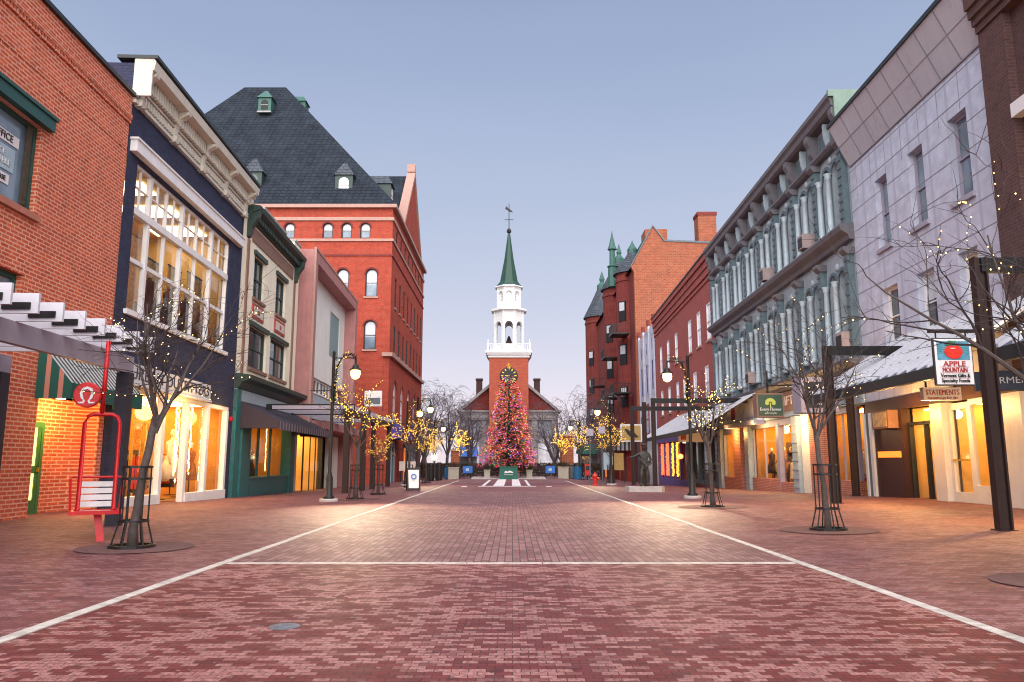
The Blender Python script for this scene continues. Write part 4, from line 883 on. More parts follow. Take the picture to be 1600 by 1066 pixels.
wn = bars(B2, IDENT, [(-20.88, -19.4, .05, .2, -.2, .62), (-20.88, -19.4, .05, .15, 2.8, 2.95), (-19.48, -19.4, .05, .15, .62, 2.8), (-20.88, -20.80, .05, .15, .62, 2.8)], 'white_tile', 'shop_window'); pane(wn, IDENT, -20.88, -19.48, .62, 2.8, .1)
room(B2, IDENT, -21.95, -19.35, .3, 2.6, -.05, 2.94, 'warm_pale', 'shop_floor', 'ceiling_glow', 2, 'interior', .75)
lb = bars(B2, IDENT, [(-24.5, -24.4, .1, .25, -.1, 2.5), (-23.5, -23.42, .1, .25, -.1, 2.5), (-22.72, -22.64, .1, .25, -.1, 2.5), (-24.5, -22.64, .1, .25, 2.4, 2.5)], 'dark_trim', 'door'); pane(lb, IDENT, -24.4, -22.7, -.1, 2.4, .18); pane(lb, IDENT, -24.5, -22.64, 2.5, 2.95, .2)
room(B2, IDENT, -24.52, -22.6, .3, 2.4, -.1, 2.94, 'warm_pale', 'shop_floor', 'ceiling_glow', 1, 'interior', .9)
goods(FR, -23.35, -22.75, 1.2, -.05, 2.3, 'shelf of goods behind the dark framed door beside the granite panel', 41, 5)
point('entrance_light', (-23.4, -.9, 2.7), 120, (1, .48, .13), .15, FR); point('entrance_light', (-20.6, -1.2, 2.75), 130, (1, .54, .18), .15, FR); point('entrance_light', (-15.4, -1.2, 2.8), 170, (1, .62, .26), .15, FR)
bx = thing('box_sign', 'dim amber box sign fixed above the granite panel', 'sign', FR, (-25, -.4, 2.4)); bars(bx, IDENT, [(-25.9, -24.7, -.42, -.085, 2.34, 2.93)], 'brown_trim', 'case'); bars(bx, IDENT, [(-25.8, -24.8, -.43, -.42, 2.4, 2.87)], 'goods_b', 'face')

# teal cast iron block
B3 = thing('cast_iron_building', 'teal cast iron fronted block with rows of columns and a heavy dark cornice', 'building', FR, (-38, 0, 0))
X0, X1 = -49.4, -27.2; NB = 8; bw_ = (X1 - X0 - .5) / NB
def bay(k): return X0 + .42 + k * bw_
ops = []
for z0, z1 in ((5.35, 8.55), (10.15, 12.95)):
    for k in range(NB):
        p = bay(k); 
        for a, c in ((p + .30, p + .98), (p + 1.22, p + 1.90), (p + 2.10, p + 2.52)): ops.append((a, c, z0, z1, (c - a) / 2))
b = MB(); wall(b, X0, X1, 3.3, 15.1, ops, .45); shell(b, X0, X1, .01, 14, -.8, 15.1); b.build('wall', 'cast_iron', B3)
for i, (x0, x1, z0, z1, r_) in enumerate(ops): window(B3, IDENT, x0, x1, z0, z1, .4, r_, fm='cast_iron_dark', pm='pane_dark', nz=2, fw=.055, blind=.45 if i % 5 == 1 else 0, hood='cast_iron_dark')
# columns: one mesh part per column
for z0, z1 in ((5.35, 8.2), (10.12, 12.62)):
    for k in range(NB):
        for dx in (.14, 1.10):
            x = bay(k) + dx; q = MB(); q.lathe([(.16, z0), (.16, z0 + .12), (.12, z0 + .2), (.115, z0 + (z1 - z0) * .5), (.10, z1 - .22), (.14, z1 - .16), (.11, z1 - .12), (.17, z1 - .02), (.17, z1)], (x, -.14, 0), 10); q.build('column', 'column_paint', B3, True)
for z0, z1 in ((4.95, 8.9), (10.06, 13.15)):
    for k in range(NB + 1):
        x = bay(k) - .2; q = MB(); q.box(x - .15, x + .15, -.26, 0, z0, z1)
        for j in range(9): zz = z0 + .25 + j * (z1 - z0 - .5) / 8; q.box(x - .17, x + .17, -.29, -.26, zz, zz + .1)
        pl = q.build('pilaster', 'cast_iron_dark', B3)
        q = MB(); q.prism([(0, z1), (-.28, z1), (-.42, z1 + .16), (-.42, z1 + .28), (0, z1 + .28)], x - .23, x + .23, 'x'); q.build('capital', 'cornice_iron', pl)
def mould(name, prof, x0, x1, m, par): q = MB(); q.prism(prof, x0, x1, 'x'); return q.build(name, m, par)
mould('mid_cornice', [(0, 9.42), (-.2, 9.45), (-.24, 9.62), (-.48, 9.78), (-.54, 9.95), (-.50, 10.04), (0, 10.06)], X0 - .08, X1 + .05, 'cornice_iron', B3)
mould('shop_cornice', [(0, 4.55), (-.22, 4.58), (-.26, 4.72), (-.50, 4.86), (-.52, 4.98), (0, 5.0)], X0 - .08, X1 + .05, 'cornice_iron', B3)
mould('architrave', [(0, 13.42), (-.2, 13.44), (-.3, 13.56), (-.3, 13.66), (0, 13.68)], X0 - .04, X1 + .02, 'cornice_iron', B3)
co = mould('cornice', [(0, 14.70), (-.34, 14.74), (-.46, 14.82), (-.50, 15.02), (-.60, 15.12), (-.60, 15.30), (0, 15.36)], X0 - .1, X1 - .1, 'cornice_iron', B3)
q = MB(); q.box(X1 - .098, X1 + .02, -.60, 2.5, 15.12, 15.38); q.box(X1 - .098, X1 + .02, -.40, 2.5, 13.3, 15.12); q.build('end_panel', 'cornice_green', co)
for k in range(NB + 1):
    x = bay(k) - .2; q = MB(); q.prism([(0, 13.70), (-.20, 13.72), (-.34, 13.95), (-.36, 14.25), (-.48, 14.5), (-.48, 14.74), (0, 14.74)], x - .17, x + .17, 'x'); q.build('bracket', 'cornice_iron', co)
for k in range(NB):
    q = MB(); x = bay(k); q.box(x + .15, x + 1.05, -.06, 0, 13.85, 14.5); q.box(x + 1.35, x + 2.25, -.06, 0, 13.85, 14.5); q.build('frieze_panel', 'cast_iron_dark', co)
    q = MB(); q.prism([(0, 13.7), (-.14, 13.72), (-.24, 14.1), (-.26, 14.68), (0, 14.68)], x + 1.13, x + 1.27, 'x'); q.build('modillion', 'column_paint', co)
for k in range(NB):                                          # raised rosettes in the spandrels
    for z in (8.78, 13.2):
        q = MB(Matrix.Translation((bay(k) + 1.1, 0, z)) @ Matrix.Rotation(R(90), 4, 'X')); q.lathe([(.17, 0), (.15, .05), (.06, .08), (.01, .09)], n=10); q.build('rosette', 'column_paint', B3, True)
for x, z in ((-27.9, 5.4), (-31.3, 10.2), (-37.0, 10.2), (-40.5, 5.4)):
    t = thing('air_conditioner', 'boxy air conditioner in ' + {-27.9: 'the lower teal window next to the panelled wall', -31.3: 'an upper teal window, nearest of the upper pair', -37.0: 'an upper teal window, farther of the upper pair', -40.5: 'a lower teal window halfway along the block'}[x], 'air conditioner', FR, (x, -.1, z), 'air conditioners in the cast iron block')
    bars(t, IDENT, [(x - .3, x + .3, -.55, .3, z, z + .62)], 'ac_unit', 'case'); bars(t, IDENT, [(x - .24, x + .24, -.565, -.55, z + .06, z + .5)], 'black_metal', 'grille')
# ground floor of the teal block, read from the far end to the near end
bars(B3, IDENT, [(X0, -27.3, -.06, .0, 3.36, 4.55)], 'pale_blue_panel', 'fascia')
for x in (X0 + .05, -42.9, -34.9):
    q = MB(); q.box(x, x + .72, -.2, .2, -.8, 3.3)
    for j in range(8): q.box(x - .02, x + .74, -.225, -.2, .1 + j * .4, .2 + j * .4)
    q.build('pilaster', 'cast_iron', B3)
bars(B3, IDENT, [(-48.6, -46.1, -.02, .2, -.8, .35), (-42.1, -37.4, -.06, .2, -.8, .42), (-37.2, -35.0, -.06, .2, -.8, .3), (-31.0, -28.3, -.04, .2, -.6, .55), (-46.0, -44.4, -.05, .2, -.8, 3.3), (-33.0, -31.3, -.08, .2, -.6, 3.3)], 'brick_shop', 'brick_base')
bars(B3, IDENT, [(-34.1, -33.0, -.03, .2, -.6, 3.3)], 'fabric_white', 'entry_panel'); bars(B3, IDENT, [(-44.38, -43.0, .3, .5, -.8, 3.2)], 'fabric_white', 'entry_panel')
w1 = bars(B3, IDENT, [(-48.6, -46.0, 0, .2, 2.95, 3.35), (-48.6, -48.45, 0, .2, .35, 2.95), (-42.1, -42.0, .06, .16, .42, 3.0), (-42.1, -35.0, 0, .2, 3.0, 3.35), (-40.0, -39.94, .06, .14, .42, 3.0), (-37.7, -37.3, -.04, .2, -.8, 3.1), (-31.0, -30.9, 0, .2, .55, 3.1), (-28.4, -28.3, 0, .2, .55, 3.1), (-29.7, -29.64, .06, .14, .55, 3.1), (-31.0, -28.3, 0, .2, 3.1, 3.36)], 'lilac_grey', 'shop_window')
for x0, x1, z0 in ((-48.45, -46.0, .35), (-42.0, -37.8, .42), (-37.2, -35.0, .3), (-30.9, -28.4, .55)): pane(w1, IDENT, x0, x1, z0, 3.05, .12)
room(B3, IDENT, -48.8, -43.0, .3, 3, -.7, 3.3, 'warm_wall', 'shop_floor', 'ceiling_glow', 2); room(B3, IDENT, -42.3, -35.0, .3, 3.4, -.6, 3.3, 'warm_wall', 'shop_floor', 'ceiling_glow', 3); room(B3, IDENT, -31.2, -28.2, .3, 3, -.4, 3.3, 'warm_wall', 'shop_floor', 'ceiling_glow', 2)
goods(FR, -41.6, -38.2, 1.9, -.3, 2.3, 'shelf of pewter and ornaments behind the wide pane under the green sign', 51, 4); goods(FR, -36.9, -35.3, 1.4, -.3, 1.6, 'low shelf in the narrow orange lit window by the ribbed pilaster', 52, 3); goods(FR, -30.7, -28.6, 1.6, .1, 2.4, 'packed shelf in the yellow lit window behind the brown post', 53, 5); goods(FR, -48.3, -46.3, 1.6, -.3, 1.8, 'shelf in the farthest window of the teal block', 54, 3)
mannequin(FR, -35.9, .7, .2, 'fabric_red', 'red coated mannequin in the narrow orange lit window', 0, 1.9); mannequin(FR, -41.3, .8, .2, 'fabric_dark', 'dark mannequin at the far edge of the wide pane under the green sign', 0, 1.8); mannequin(FR, -39.2, .8, .2, 'goods_a', 'rust draped mannequin near the middle of the wide pane under the green sign', 0, 1.8)
point('entrance_light', (-45.2, -.7, 2.9), 110, (1, .52, .16), .15, FR); point('entrance_light', (-39.5, -.8, 2.9), 80, (1, .6, .22), .2, FR); point('entrance_light', (-33.4, -.8, 2.9), 120, (1, .62, .24), .15, FR)
clothes_rack(FR, -41.5, -38.4, 1.1, -.3, 'rail of bright clothes behind the wide pane under the green sign', 71)
clothes_rack(FR, -30.6, -28.7, 1.0, .1, 'rail of clothes in the yellow lit window behind the brown post', 72)
for px, py, tx, ty, pw in ((-23.0, -1.0, -22.2, -4.2, 420), (-20.6, -1.2, -19.6, -4.6, 520), (-15.4, -1.2, -14.6, -4.6, 520), (-39.5, -1.0, -39, -3.6, 200), (-33.4, -1.0, -33, -3.6, 260)):  # unseen spots added so warm spill lands out on the right pavement
    lt = spot('spill_spot_right', FR @ Vector((px, py, 2.95)), pw, (1, .52, .16), 84); lt.rotation_euler = ((FR @ Vector((tx, ty, 0))) - lt.location).to_track_quat('-Z', 'Y').to_euler()
# signs of the teal block
sw = bars(thing('shop_sign', 'white fascia sign with a magenta figure and pale flower', 'sign', FR, (-42.7, -.1, 3.3)), IDENT, [(-45.6, -39.6, -.40, -.065, 3.42, 4.62)], 'sign_white', 'board'); sg = sw.parent
bars(sg, IDENT, [(-45.75, -45.6, -.42, -.05, 3.42, 4.62), (-45.75, -39.4, -.62, -.05, 3.2, 3.415)], 'lilac_grey', 'frame')
q = MB(); q.prism([(-44.75, 3.62), (-43.85, 3.62), (-43.85, 4.1), (-44.0, 4.42), (-44.1, 4.55), (-44.5, 4.55), (-44.6, 4.42), (-44.75, 4.1)], -.415, -.405, 'y'); q.build('emblem', 'magenta', sg)
q = MB()
for k in range(5): a = k * 2 * math.pi / 5 + .3; q.prism([(-42.3 + .36 * math.cos(a) + .3 * math.cos(j * math.pi / 5), 4.05 + .28 * math.sin(a) + .24 * math.sin(j * math.pi / 5)) for j in range(10)], -.413 - .001 * k, -.405, 'y')
q.build('flower', 'letter_pale', sg)
bars(sg, IDENT, [(-41.6, -39.9, -.41, -.405, 3.58, 3.62)], 'lilac_grey', 'rule')
def box_sign(label, X, Y, z0, z1, w, dep, mface, mframe, bord):
    t = thing('projecting_sign', label, 'sign', Matrix.Translation((X, Y, 0)) , (0, 0, z0))
    bars(t, IDENT, [(-w / 2, w / 2, 0, dep, z0, z1)], mframe, 'case'); bars(t, IDENT, [(-w / 2 + bord, w / 2 - bord, -.012, 0, z0 + bord, z1 - bord)], mface, 'face'); return t
gs = box_sign('green box sign with a lime leaf emblem and white script', 9.75, 28.6, 2.92, 3.82, 1.02, .45, 'sign_green', 'brown_trim', .05)
q = MB()
for k in range(7): a = R(-10 + k * 200 / 6); q.prism([(.13 * math.cos(a) + .075 * math.cos(j * math.pi / 4), 3.46 + .11 * math.sin(a) + .07 * math.sin(j * math.pi / 4)) for j in range(8)], -.024 - .0008 * k, -.013, 'y')
q.prism([(-.02, 3.28), (.02, 3.28), (.015, 3.46), (-.015, 3.46)], -.02, -.013, 'y'); q.build('emblem', 'letter_lime', gs)
text(gs, IDENT, 'Every Flower', 0, -.02, 3.21, .17, 'letter_pale', .8); text(gs, IDENT, 'gallery & gifts', 0, -.02, 3.07, .07, 'letter_pale', .45)
bars(gs, IDENT, [(-.03, .03, .2, .26, 3.82, 4.7), (-.03, 1.9, .2, .26, 4.1, 4.16)], 'black_metal', 'hanger')
ss = box_sign('deep box sign showing a white star above two pale leaves on navy', 11.05, 27.2, 3.0, 4.28, 1.34, .8, 'sign_navy', 'lilac_grey', .17)
q = MB(); q.prism([((.13 if k % 2 == 0 else .055) * math.cos(R(90 + 36 * k)) + .0, 3.95 + (.13 if k % 2 == 0 else .055) * math.sin(R(90 + 36 * k))) for k in range(10)], -.022, -.013, 'y'); q.build('star', 'sign_white', ss)
for cx, cz, an in ((-.2, 3.62, 130), (-.1, 3.40, 150), (.13, 3.58, 125)):
    q = MB(); ca, sa = math.cos(R(an)), math.sin(R(an)); q.prism([(cx + ca * .2 * math.cos(k * math.pi / 6) - sa * .085 * math.sin(k * math.pi / 6), cz + sa * .2 * math.cos(k * math.pi / 6) + ca * .085 * math.sin(k * math.pi / 6)) for k in range(12)], -.02, -.013, 'y'); q.build('leaf', 'sign_white', ss)
bars(ss, IDENT, [(.67, 1.6, .35, .45, 4.0, 4.1)], 'black_metal', 'arm')
st2 = thing('shop_sign', 'faded brown lettered strip sign behind the green box sign', 'sign', FR, (-36, -.1, 3.5)); bars(st2, IDENT, [(-38.8, -31.4, -.14, -.065, 3.62, 4.5)], 'brown_trim', 'board'); text(st2, IDENT, 'GIFTS & IV', -34.3, -.15, 4.06, .62, 'sign_cream', 4.4)

# ribbed sloping canopies on brown posts
def canopy(label, x0, x1, y0, y1, z0, z1, posts, beams, ptop):
    t = thing('sloping_canopy', label, 'canopy', FR, ((x0 + x1) / 2, y0, 0))
    q = MB(); q.hexa([(x0, y0, z0), (x1, y0, z0), (x1, y1, z1), (x0, y1, z1)], [(x0, y0, z0 + .05), (x1, y0, z0 + .05), (x1, y1, z1 + .05), (x0, y1, z1 + .05)]); r = q.build('roof_sheet', 'skylit_panel', t)
    n = max(3, int((x1 - x0) / .46)); q = MB()
    for k in range(n + 1):
        x = x0 + (x1 - x0) * k / n; q.hexa([(x - .028, y0, z0 + .05), (x + .028, y0, z0 + .05), (x + .028, y1, z1 + .05), (x - .028, y1, z1 + .05)], [(x - .028, y0, z0 + .13), (x + .028, y0, z0 + .13), (x + .028, y1, z1 + .13), (x - .028, y1, z1 + .13)])
    q.build('rib', 'slat_white', r)
    q = MB()
    for f in (.25, .5, .75): q.box(x0, x1, y0 + (y1 - y0) * f - .02, y0 + (y1 - y0) * f + .02, z0 + (z1 - z0) * f + .055, z0 + (z1 - z0) * f + .075)
    q.build('cross_bar', 'lead_grey', r)
    q = MB(); q.box(x0, x1, y0 - .08, y0 + .06, z0 - .22, z0 + .04); q.build('gutter', 'dark_trim', t)
    for px, py in posts:
        q = MB(); w_ = FR @ Vector((px, py, 0)); zb = zg(w_.x, w_.y) - .06
        for a, c in ((-.115, -.085), (.085, .115)): q.box(px - .09, px + .09, py + a, py + c, zb, ptop)
        q.box(px - .018, px + .018, py - .085, py + .085, zb, ptop); q.box(px - .14, px + .14, py - .16, py + .16, zb, zb + .075); q.build('post', 'rust_steel', t)
    for px, py in beams: q = MB(); q.box(px - .08, px + .08, py, -.02, ptop - .28, ptop - .02); q.build('beam', 'black_metal', t)
    return t
canopy('ribbed glossy canopy sloping over the dark granite shop front', -24.0, -16.3, -3.05, -.06, 3.28, 5.15, [(-21.9, -3.3), (-27.4, -.5)], [(-21.9, -3.3)], 4.62)
canopy('ribbed canopy sloping down beside the nearest big post', -14.2, -8.5, -3.3, -.06, 3.28, 5.15, [(-13.35, -3.72)], [(-13.35, -3.7)], 4.95)
canopy('long pale canopy over the purple shop front further up the street', -62.5, -39.5, -3.2, -.06, 3.05, 4.95, [(-41.2, -5.5), (-47.3, -5.9), (-44, -5.6)], [(-41.2, -5.5), (-47.3, -5.9)], 4.7)

# red brick shop row house
B4 = thing('brick_building', 'plain rose brick building with tall narrow pale windows and a purple shop front', 'building', FR, (-62, 0, 0))
X0, X1 = -75.2, -49.6
ups = [(x - .65, x + .65, 9.55, 12.1) for x in (-51.3, -54.5, -57.8, -63.6, -67.6, -71.6)]; los = [(x - .65, x + .65, 5.6, 7.9) for x in (-52.5, -56.5, -60.5, -63.6, -67.6, -71.6)]
b = MB(); wall(b, X0, X1, -1.2, 15.3, ups + los + [(-74.5, -60.4, -1.2, 3.0), (-59.4, -50.4, -.3, 3.0)], .25); shell(b, X0, X1, .01, 12, -1.4, 15.3)
for z0, z1, o in ((13.6, 13.8, .08), (14.0, 14.5, .10), (14.5, 15.0, .18), (15.0, 15.4, .3)): b.box(X0, X1, -o, 0, z0, z1)
b.build('wall', 'brick_dusk', B4); bars(B4, IDENT, [(X0, X1, -.36, .3, 15.4, 15.52)], 'dark_trim', 'coping')
for q_ in ups + los: window(B4, IDENT, *q_[:4], .09, fm='white_paint', pm='pane_white', fw=.1, nx=1, sill='stone_band')
bars(B4, IDENT, [(X0, X1, -.12, 0, 3.0, 4.0)], 'purple_paint', 'fascia'); bars(B4, IDENT, [(-60.4, -59.4, -.1, .2, -1, 3)], 'cast_iron_dark', 'pier')
sf = bars(B4, IDENT, [(x, x + .35, 0, .24, -1.2, 3.0) for x in (-74.5, -71.8, -69, -66.4, -63.8, -60.75)] + [(-74.5, -60.4, 0, .2, -1.2, -.2)], 'purple_paint', 'shop_window'); pane(sf, IDENT, -74.5, -60.4, -.2, 3.0, .2)
room(B4, IDENT, -74.7, -60.2, .3, 4, -1.2, 3.0, 'goods_a', 'shop_floor', 'ceiling_soft', 1, 'interior', .2)
sf = bars(B4, IDENT, [(-59.4, -59.2, 0, .24, -.6, 3), (-56.4, -56.1, 0, .24, -.6, 3.0), (-53, -52.7, 0, .24, -.6, 3.0), (-59.4, -50.4, 0, .2, -1.2, -.0)], 'cast_iron_dark', 'shop_window'); pane(sf, IDENT, -59.2, -50.4, 0, 3.0, .2, 'pane_dark')
rnd = random.Random(9)
for k, x in enumerate((-73.4, -72.4, -70.6, -69.6, -67.6, -65.4)):
    t = thing('light_garland', ('red', 'crimson', 'red and thick', 'red and thin', 'orange', 'golden orange')[k] + ' glowing garland hanging in the purple shop window, ' + ('farthest', 'second', 'third', 'fourth', 'fifth', 'nearest')[k] + ' of the row', 'garland', FR, (x, .15, 2.9), 'garlands in the purple shop window')
    q = MB()
    for j in range(26): q.octa((x + rnd.uniform(-.12, .12), .1 + rnd.uniform(-.03, .03), 2.85 - j * .11), .11)
    q.build('bulbs', 'red_garland' if k < 4 else 'orange_garland', t)
t = thing('neon_light', 'round red neon lamp glowing on the purple shop front', 'lamp', FR, (-62.3, -.15, 1.7)); q = MB(); q.lathe([(.05, -.2), (.2, -.1), (.2, .1), (.05, .2)], (-62.3, -.2, 1.7), 10); q.build('lamp_globe', 'red_neon', t, True); bars(t, IDENT, [(-62.4, -62.2, -.05, .05, 1.2, 1.5)], 'black_metal', 'bracket')
t = thing('hanging_sign', 'plain white sign board hung under the long pale canopy', 'sign', IDENT, (12.5, 50.5, 2.7)); bars(t, IDENT, [(11.0, 12.9, 50.4, 50.5, 2.55, 3.25)], 'sign_white', 'board'); bars(t, IDENT, [(11.2, 11.24, 50.43, 50.47, 3.25, 3.7), (12.7, 12.74, 50.43, 50.47, 3.25, 3.7)], 'black_metal', 'hanger'); bars(t, IDENT, [(11.15, 11.5, 50.385, 50.4, 2.7, 3.1)], 'letter_red', 'emblem')

# narrow white building with pinnacles
B5 = thing('row_building', 'narrow white painted building with stepped pinnacles and maroon trim', 'building', FR, (-81, 0, 0))
X0, X1 = -87.2, -75.3; ops = [(x - .6, x + .6, 8.6, 11.6) for x in (-85.2, -81.2, -77.2)] + [(x - .35, x + .35, 12.7, 13.9) for x in (-85.2, -81.2, -77.2)] + [(-86.5, -76, 4.2, 7.4)]
b = MB(); wall(b, X0, X1, -1.5, 15.2, ops, .25); shell(b, X0, X1, .01, 12, -1.5, 15.2); b.build('wall', 'tile_facade', B5)
for i, q_ in enumerate(ops): window(B5, IDENT, *q_[:4], .10, fm='letter_red' if i == 6 else 'purple_paint', pm='pane_sky', fw=.14, nx=4 if i == 6 else 1)
for x in (X0 + .3, -83.2, -79.2, X1 - .3): q = MB(); q.box(x - .22, x + .22, -.10, .1, 4, 15.5); q.build('pilaster', 'tile_facade', B5); q = MB(); q.box(x - .28, x + .28, -.16, .16, 15.5, 16.1); q.build('pinnacle', 'brick_maroon', B5)

# tall maroon gabled block with turrets
B6 = thing('gabled_block', 'tall maroon brick block with slate turrets, green finials and a big bare gable wall', 'building', IDENT, (14.4, 87, 0))
TW = Matrix.Translation((14.4, 0, 0)) @ Matrix.Rotation(R(-90), 4, 'Z')          # street front: x = -Y
ops = [(-y - .8, -y + .8, z, z + 3.0) for y in (99.3, 113.5, 135) for z in (7.5, 12.2, 17.2)]
b = MB(TW); wall(b, -141, -87, -1.6, 24, ops, .3); b.T = IDENT; b.ident = True
b.face([(14.4, 141, -1.6), (30, 141, -1.6), (30, 141, 24), (14.4, 141, 24)]); b.face([(30, 87, -1.6), (30, 141, -1.6), (30, 141, 24), (30, 87, 24)])
b.build('wall', 'brick_maroon', B6)
b = MB(); gp = [(14.4, -1.6), (30, -1.6), (30, 26.6), (18.0, 27.1), (16.75, 28.9), (14.05, 24.0), (14.4, 23.4)]; b.prism(gp, 86.9, 87.5, 'y'); b.build('gable_wall', 'brick_tan', B6)
b = MB()
for p, q in (((14.0, 23.95), (16.75, 28.95)), ((16.75, 28.95), (18.05, 27.1)), ((18.05, 27.1), (30.2, 26.6))): b.hexa([(p[0], 86.8, p[1]), (q[0], 86.8, q[1]), (q[0], 86.8, q[1] + .22), (p[0], 86.8, p[1] + .22)], [(p[0], 87.7, p[1]), (q[0], 87.7, q[1]), (q[0], 87.7, q[1] + .22), (p[0], 87.7, p[1] + .22)])
b.build('gable_coping', 'lead_grey', B6)
b = MB(); b.face([(14.0, 87.5, 24), (14.0, 141, 24), (17.0, 141, 28.2), (17.0, 87.5, 28.2)]); b.face([(17, 87.5, 28.2), (17, 141, 28.2), (18.6, 141, 26.3), (18.6, 87.5, 26.3)]); b.face([(18.6, 87.5, 26.3), (18.6, 141, 26.3), (30, 141, 26.2), (30, 87.5, 26.2)]); b.build('roof', 'slate_grey', B6, fix=False)
bars(B6, IDENT, [(16.2, 17.8, 89, 100, 27.9, 28.4)], 'copper_green', 'roof_flashing'); bars(B6, IDENT, [(17.5, 20.4, 96, 99, 28, 31.5)], 'brick_tan', 'chimney')
c_ = bars(B6, IDENT, [(22.6, 24.8, 88.5, 90.5, 26.5, 30.9)], 'brick_tan', 'chimney'); bars(c_, IDENT, [(22.5, 24.9, 88.4, 90.6, 30.9, 31.3)], 'brick_maroon', 'chimney_cap')
for (x0, x1, z0, z1) in ops: window(B6, TW, x0, x1, z0, z1, .28, fm='dark_trim', pm='pane_dark', fw=.12, sill='brick_maroon', blind=.45)
def turret(Y, r, ze, zt, xo, windows_z, fin):
    q = MB(); n = 16; q.lathe([(r, -1.5), (r, 4), (r + .15, 4.1), (r + .15, 4.5), (r, 4.6), (r, ze - 1.2), (r + .12, ze - 1.1), (r + .12, ze - .8), (r, ze - .7), (r, ze)], (14.4 + xo, Y, 0), n); o = q.build('turret', 'brick_maroon', B6)
    q = MB(); q.lathe([(r + .35, ze - .05), (r + .3, ze + .1), (r * .62, ze + (zt - ze) * .55), (r * .25, zt)], (14.4 + xo, Y, 0), n); q.build('turret_roof', 'slate_grey', o)
    q = MB(); q.lathe([(r * .3, zt - .3), (r * .3, zt + .4), (r * .12, zt + 1.0), (r * .16, zt + fin * .5), (.02, zt + fin)], (14.4 + xo, Y, 0), 8); q.build('finial', 'copper_green', o)
    for z in windows_z:
        for an in (-140, -100):
            T_ = Matrix.Translation((14.4 + xo, Y, 0)) @ Matrix.Rotation(R(an + 90), 4, 'Z') @ Matrix.Translation((0, -r - .02, 0))
            q = MB(T_); q.box(-.55, .55, -.02, .3, z, z + 2.5); w_ = q.build('window', 'window_void', o)
            q = MB(T_); q.box(-.4, .4, -.04, -.021, z + 1.3, z + 2.35); q.build('sash', 'blind_pale', w_)
turret(93.2, 2.2, 24.6, 27.5, .9, (7.8, 13.0, 18.4), 1.6); turret(105, 2.4, 25.3, 29.5, .9, (7.8, 12.6, 17.6), 2.6); turret(128, 3.0, 25.6, 31.0, 1.2, (7.6, 12.4, 17.2), 3.0)
q = MB(); q.lathe([(.7, 24.5), (.62, 27.2), (.8, 27.3), (.42, 27.6), (.38, 29.6), (.66, 29.7), (.42, 30.3), (.10, 31.8), (.02, 32.4)], (13.6, 99.5, 0), 8); q.build('lantern', 'copper_green', B6)
for Y, z in ((90.2, 16.3), (90.2, 9.2), (99.0, 14.6), (99.0, 9.4), (113, 12.3)):
    q = MB(); q.box(11.9, 14.0, Y - 1.6, Y + 1.6, z, z + .15); bl = q.build('balcony', 'black_metal', B6); q = MB()
    for k in range(14): yy = Y - 1.6 + 3.2 * k / 13; q.box(11.92, 11.97, yy - .02, yy + .02, z + .15, z + 1.15)
    for k in range(9): xx = 11.95 + k * .25; q.box(xx - .02, xx + .02, Y - 1.6, Y - 1.55, z + .15, z + 1.15)
    q.box(11.9, 14, Y - 1.62, Y - 1.55, z + 1.15, z + 1.2); q.box(11.9, 11.98, Y - 1.6, Y + 1.6, z + 1.15, z + 1.2); q.build('railing', 'black_metal', bl)
bars(B6, IDENT, [(11.0, 14.4, 88, 112, 4.5, 4.9)], 'dark_trim', 'shop_canopy')
b = MB(); b.face([(14.3, 90, 5.0), (14.3, 116, 5.0), (11.6, 116, 3.2), (11.6, 90, 3.2)]); b.face([(14.3, 90, 5.0), (11.6, 90, 3.2), (11.6, 90, 2.6), (14.3, 90, 2.6)]); b.build('awning', 'awning_white', B6, fix=False)
for k, Y in enumerate((89.5, 94, 98.5, 103, 108, 114)): bars(B6, IDENT, [(14.25, 14.38, Y, Y + 3.0, -1, 2.4)], ('lit_orange', 'lit_shade', 'lit_orange', 'lit_shade', 'pane_dark', 'lit_orange')[k], 'shop_window')
bars(B6, IDENT, [(14.0, 14.45, Y - .35, Y - .05, -1.4, 3) for Y in (89.5,)], 'dark_pier', 'pier')
t = thing('hanging_sign', 'square yellow sign with a black bird hung on the street corner', 'sign', IDENT, (8.6, 56, 3.2)); bars(t, IDENT, [(7.98, 9.55, 56, 56.2, 2.72, 4.0)], 'sign_white', 'frame'); bars(t, IDENT, [(8.08, 9.45, 55.98, 56.0, 2.82, 3.9)], 'sign_tan', 'face')
q = MB(); q.prism([(8.25, 3.62), (8.42, 3.66), (8.62, 3.52), (8.95, 3.42), (9.3, 3.05), (9.12, 3.02), (8.86, 3.1), (8.66, 3.1), (8.46, 3.3), (8.36, 3.52)], 55.95, 55.978, 'y'); q.build('bird', 'letter_black', t); q = MB(); q.box(9.2, 9.4, 56, 56.2, -.5, 2.72); q.box(9.55, 9.75, 56, 56.2, -.7, 4.5); q.build('post', 'dark_pier', t)
# the two signs hung across the pavement, and the dark fascia at the frame edge
ap = thing('hanging_sign', 'white apple sign board with a red apple hung beside the nearest brown post', 'sign', Matrix.Translation((7.93, 13.5, 0)), (0, 0, 2.6))
bars(ap, IDENT, [(-.35, .35, -.02, .03, 2.60, 3.46)], 'dark_trim', 'edge_frame'); bars(ap, IDENT, [(-.33, .33, -.028, -.02, 2.62, 3.44)], 'sign_white', 'board'); bars(ap, IDENT, [(-.29, .29, -.033, -.028, 3.06, 3.40)], 'sea_blue', 'picture')
q = MB()
for k in range(5): q.prism([(-.29 + .58 * j / 8, 3.33 - k * .035 + .008 * math.sin(j * 1.7 + k)) for j in range(9)] + [(-.29 + .58 * (8 - j) / 8, 3.322 - k * .035 + .008 * math.sin((8 - j) * 1.7 + k)) for j in range(9)], -.036, -.033, 'y')
q.build('wave_lines', 'leaf_green', ap)
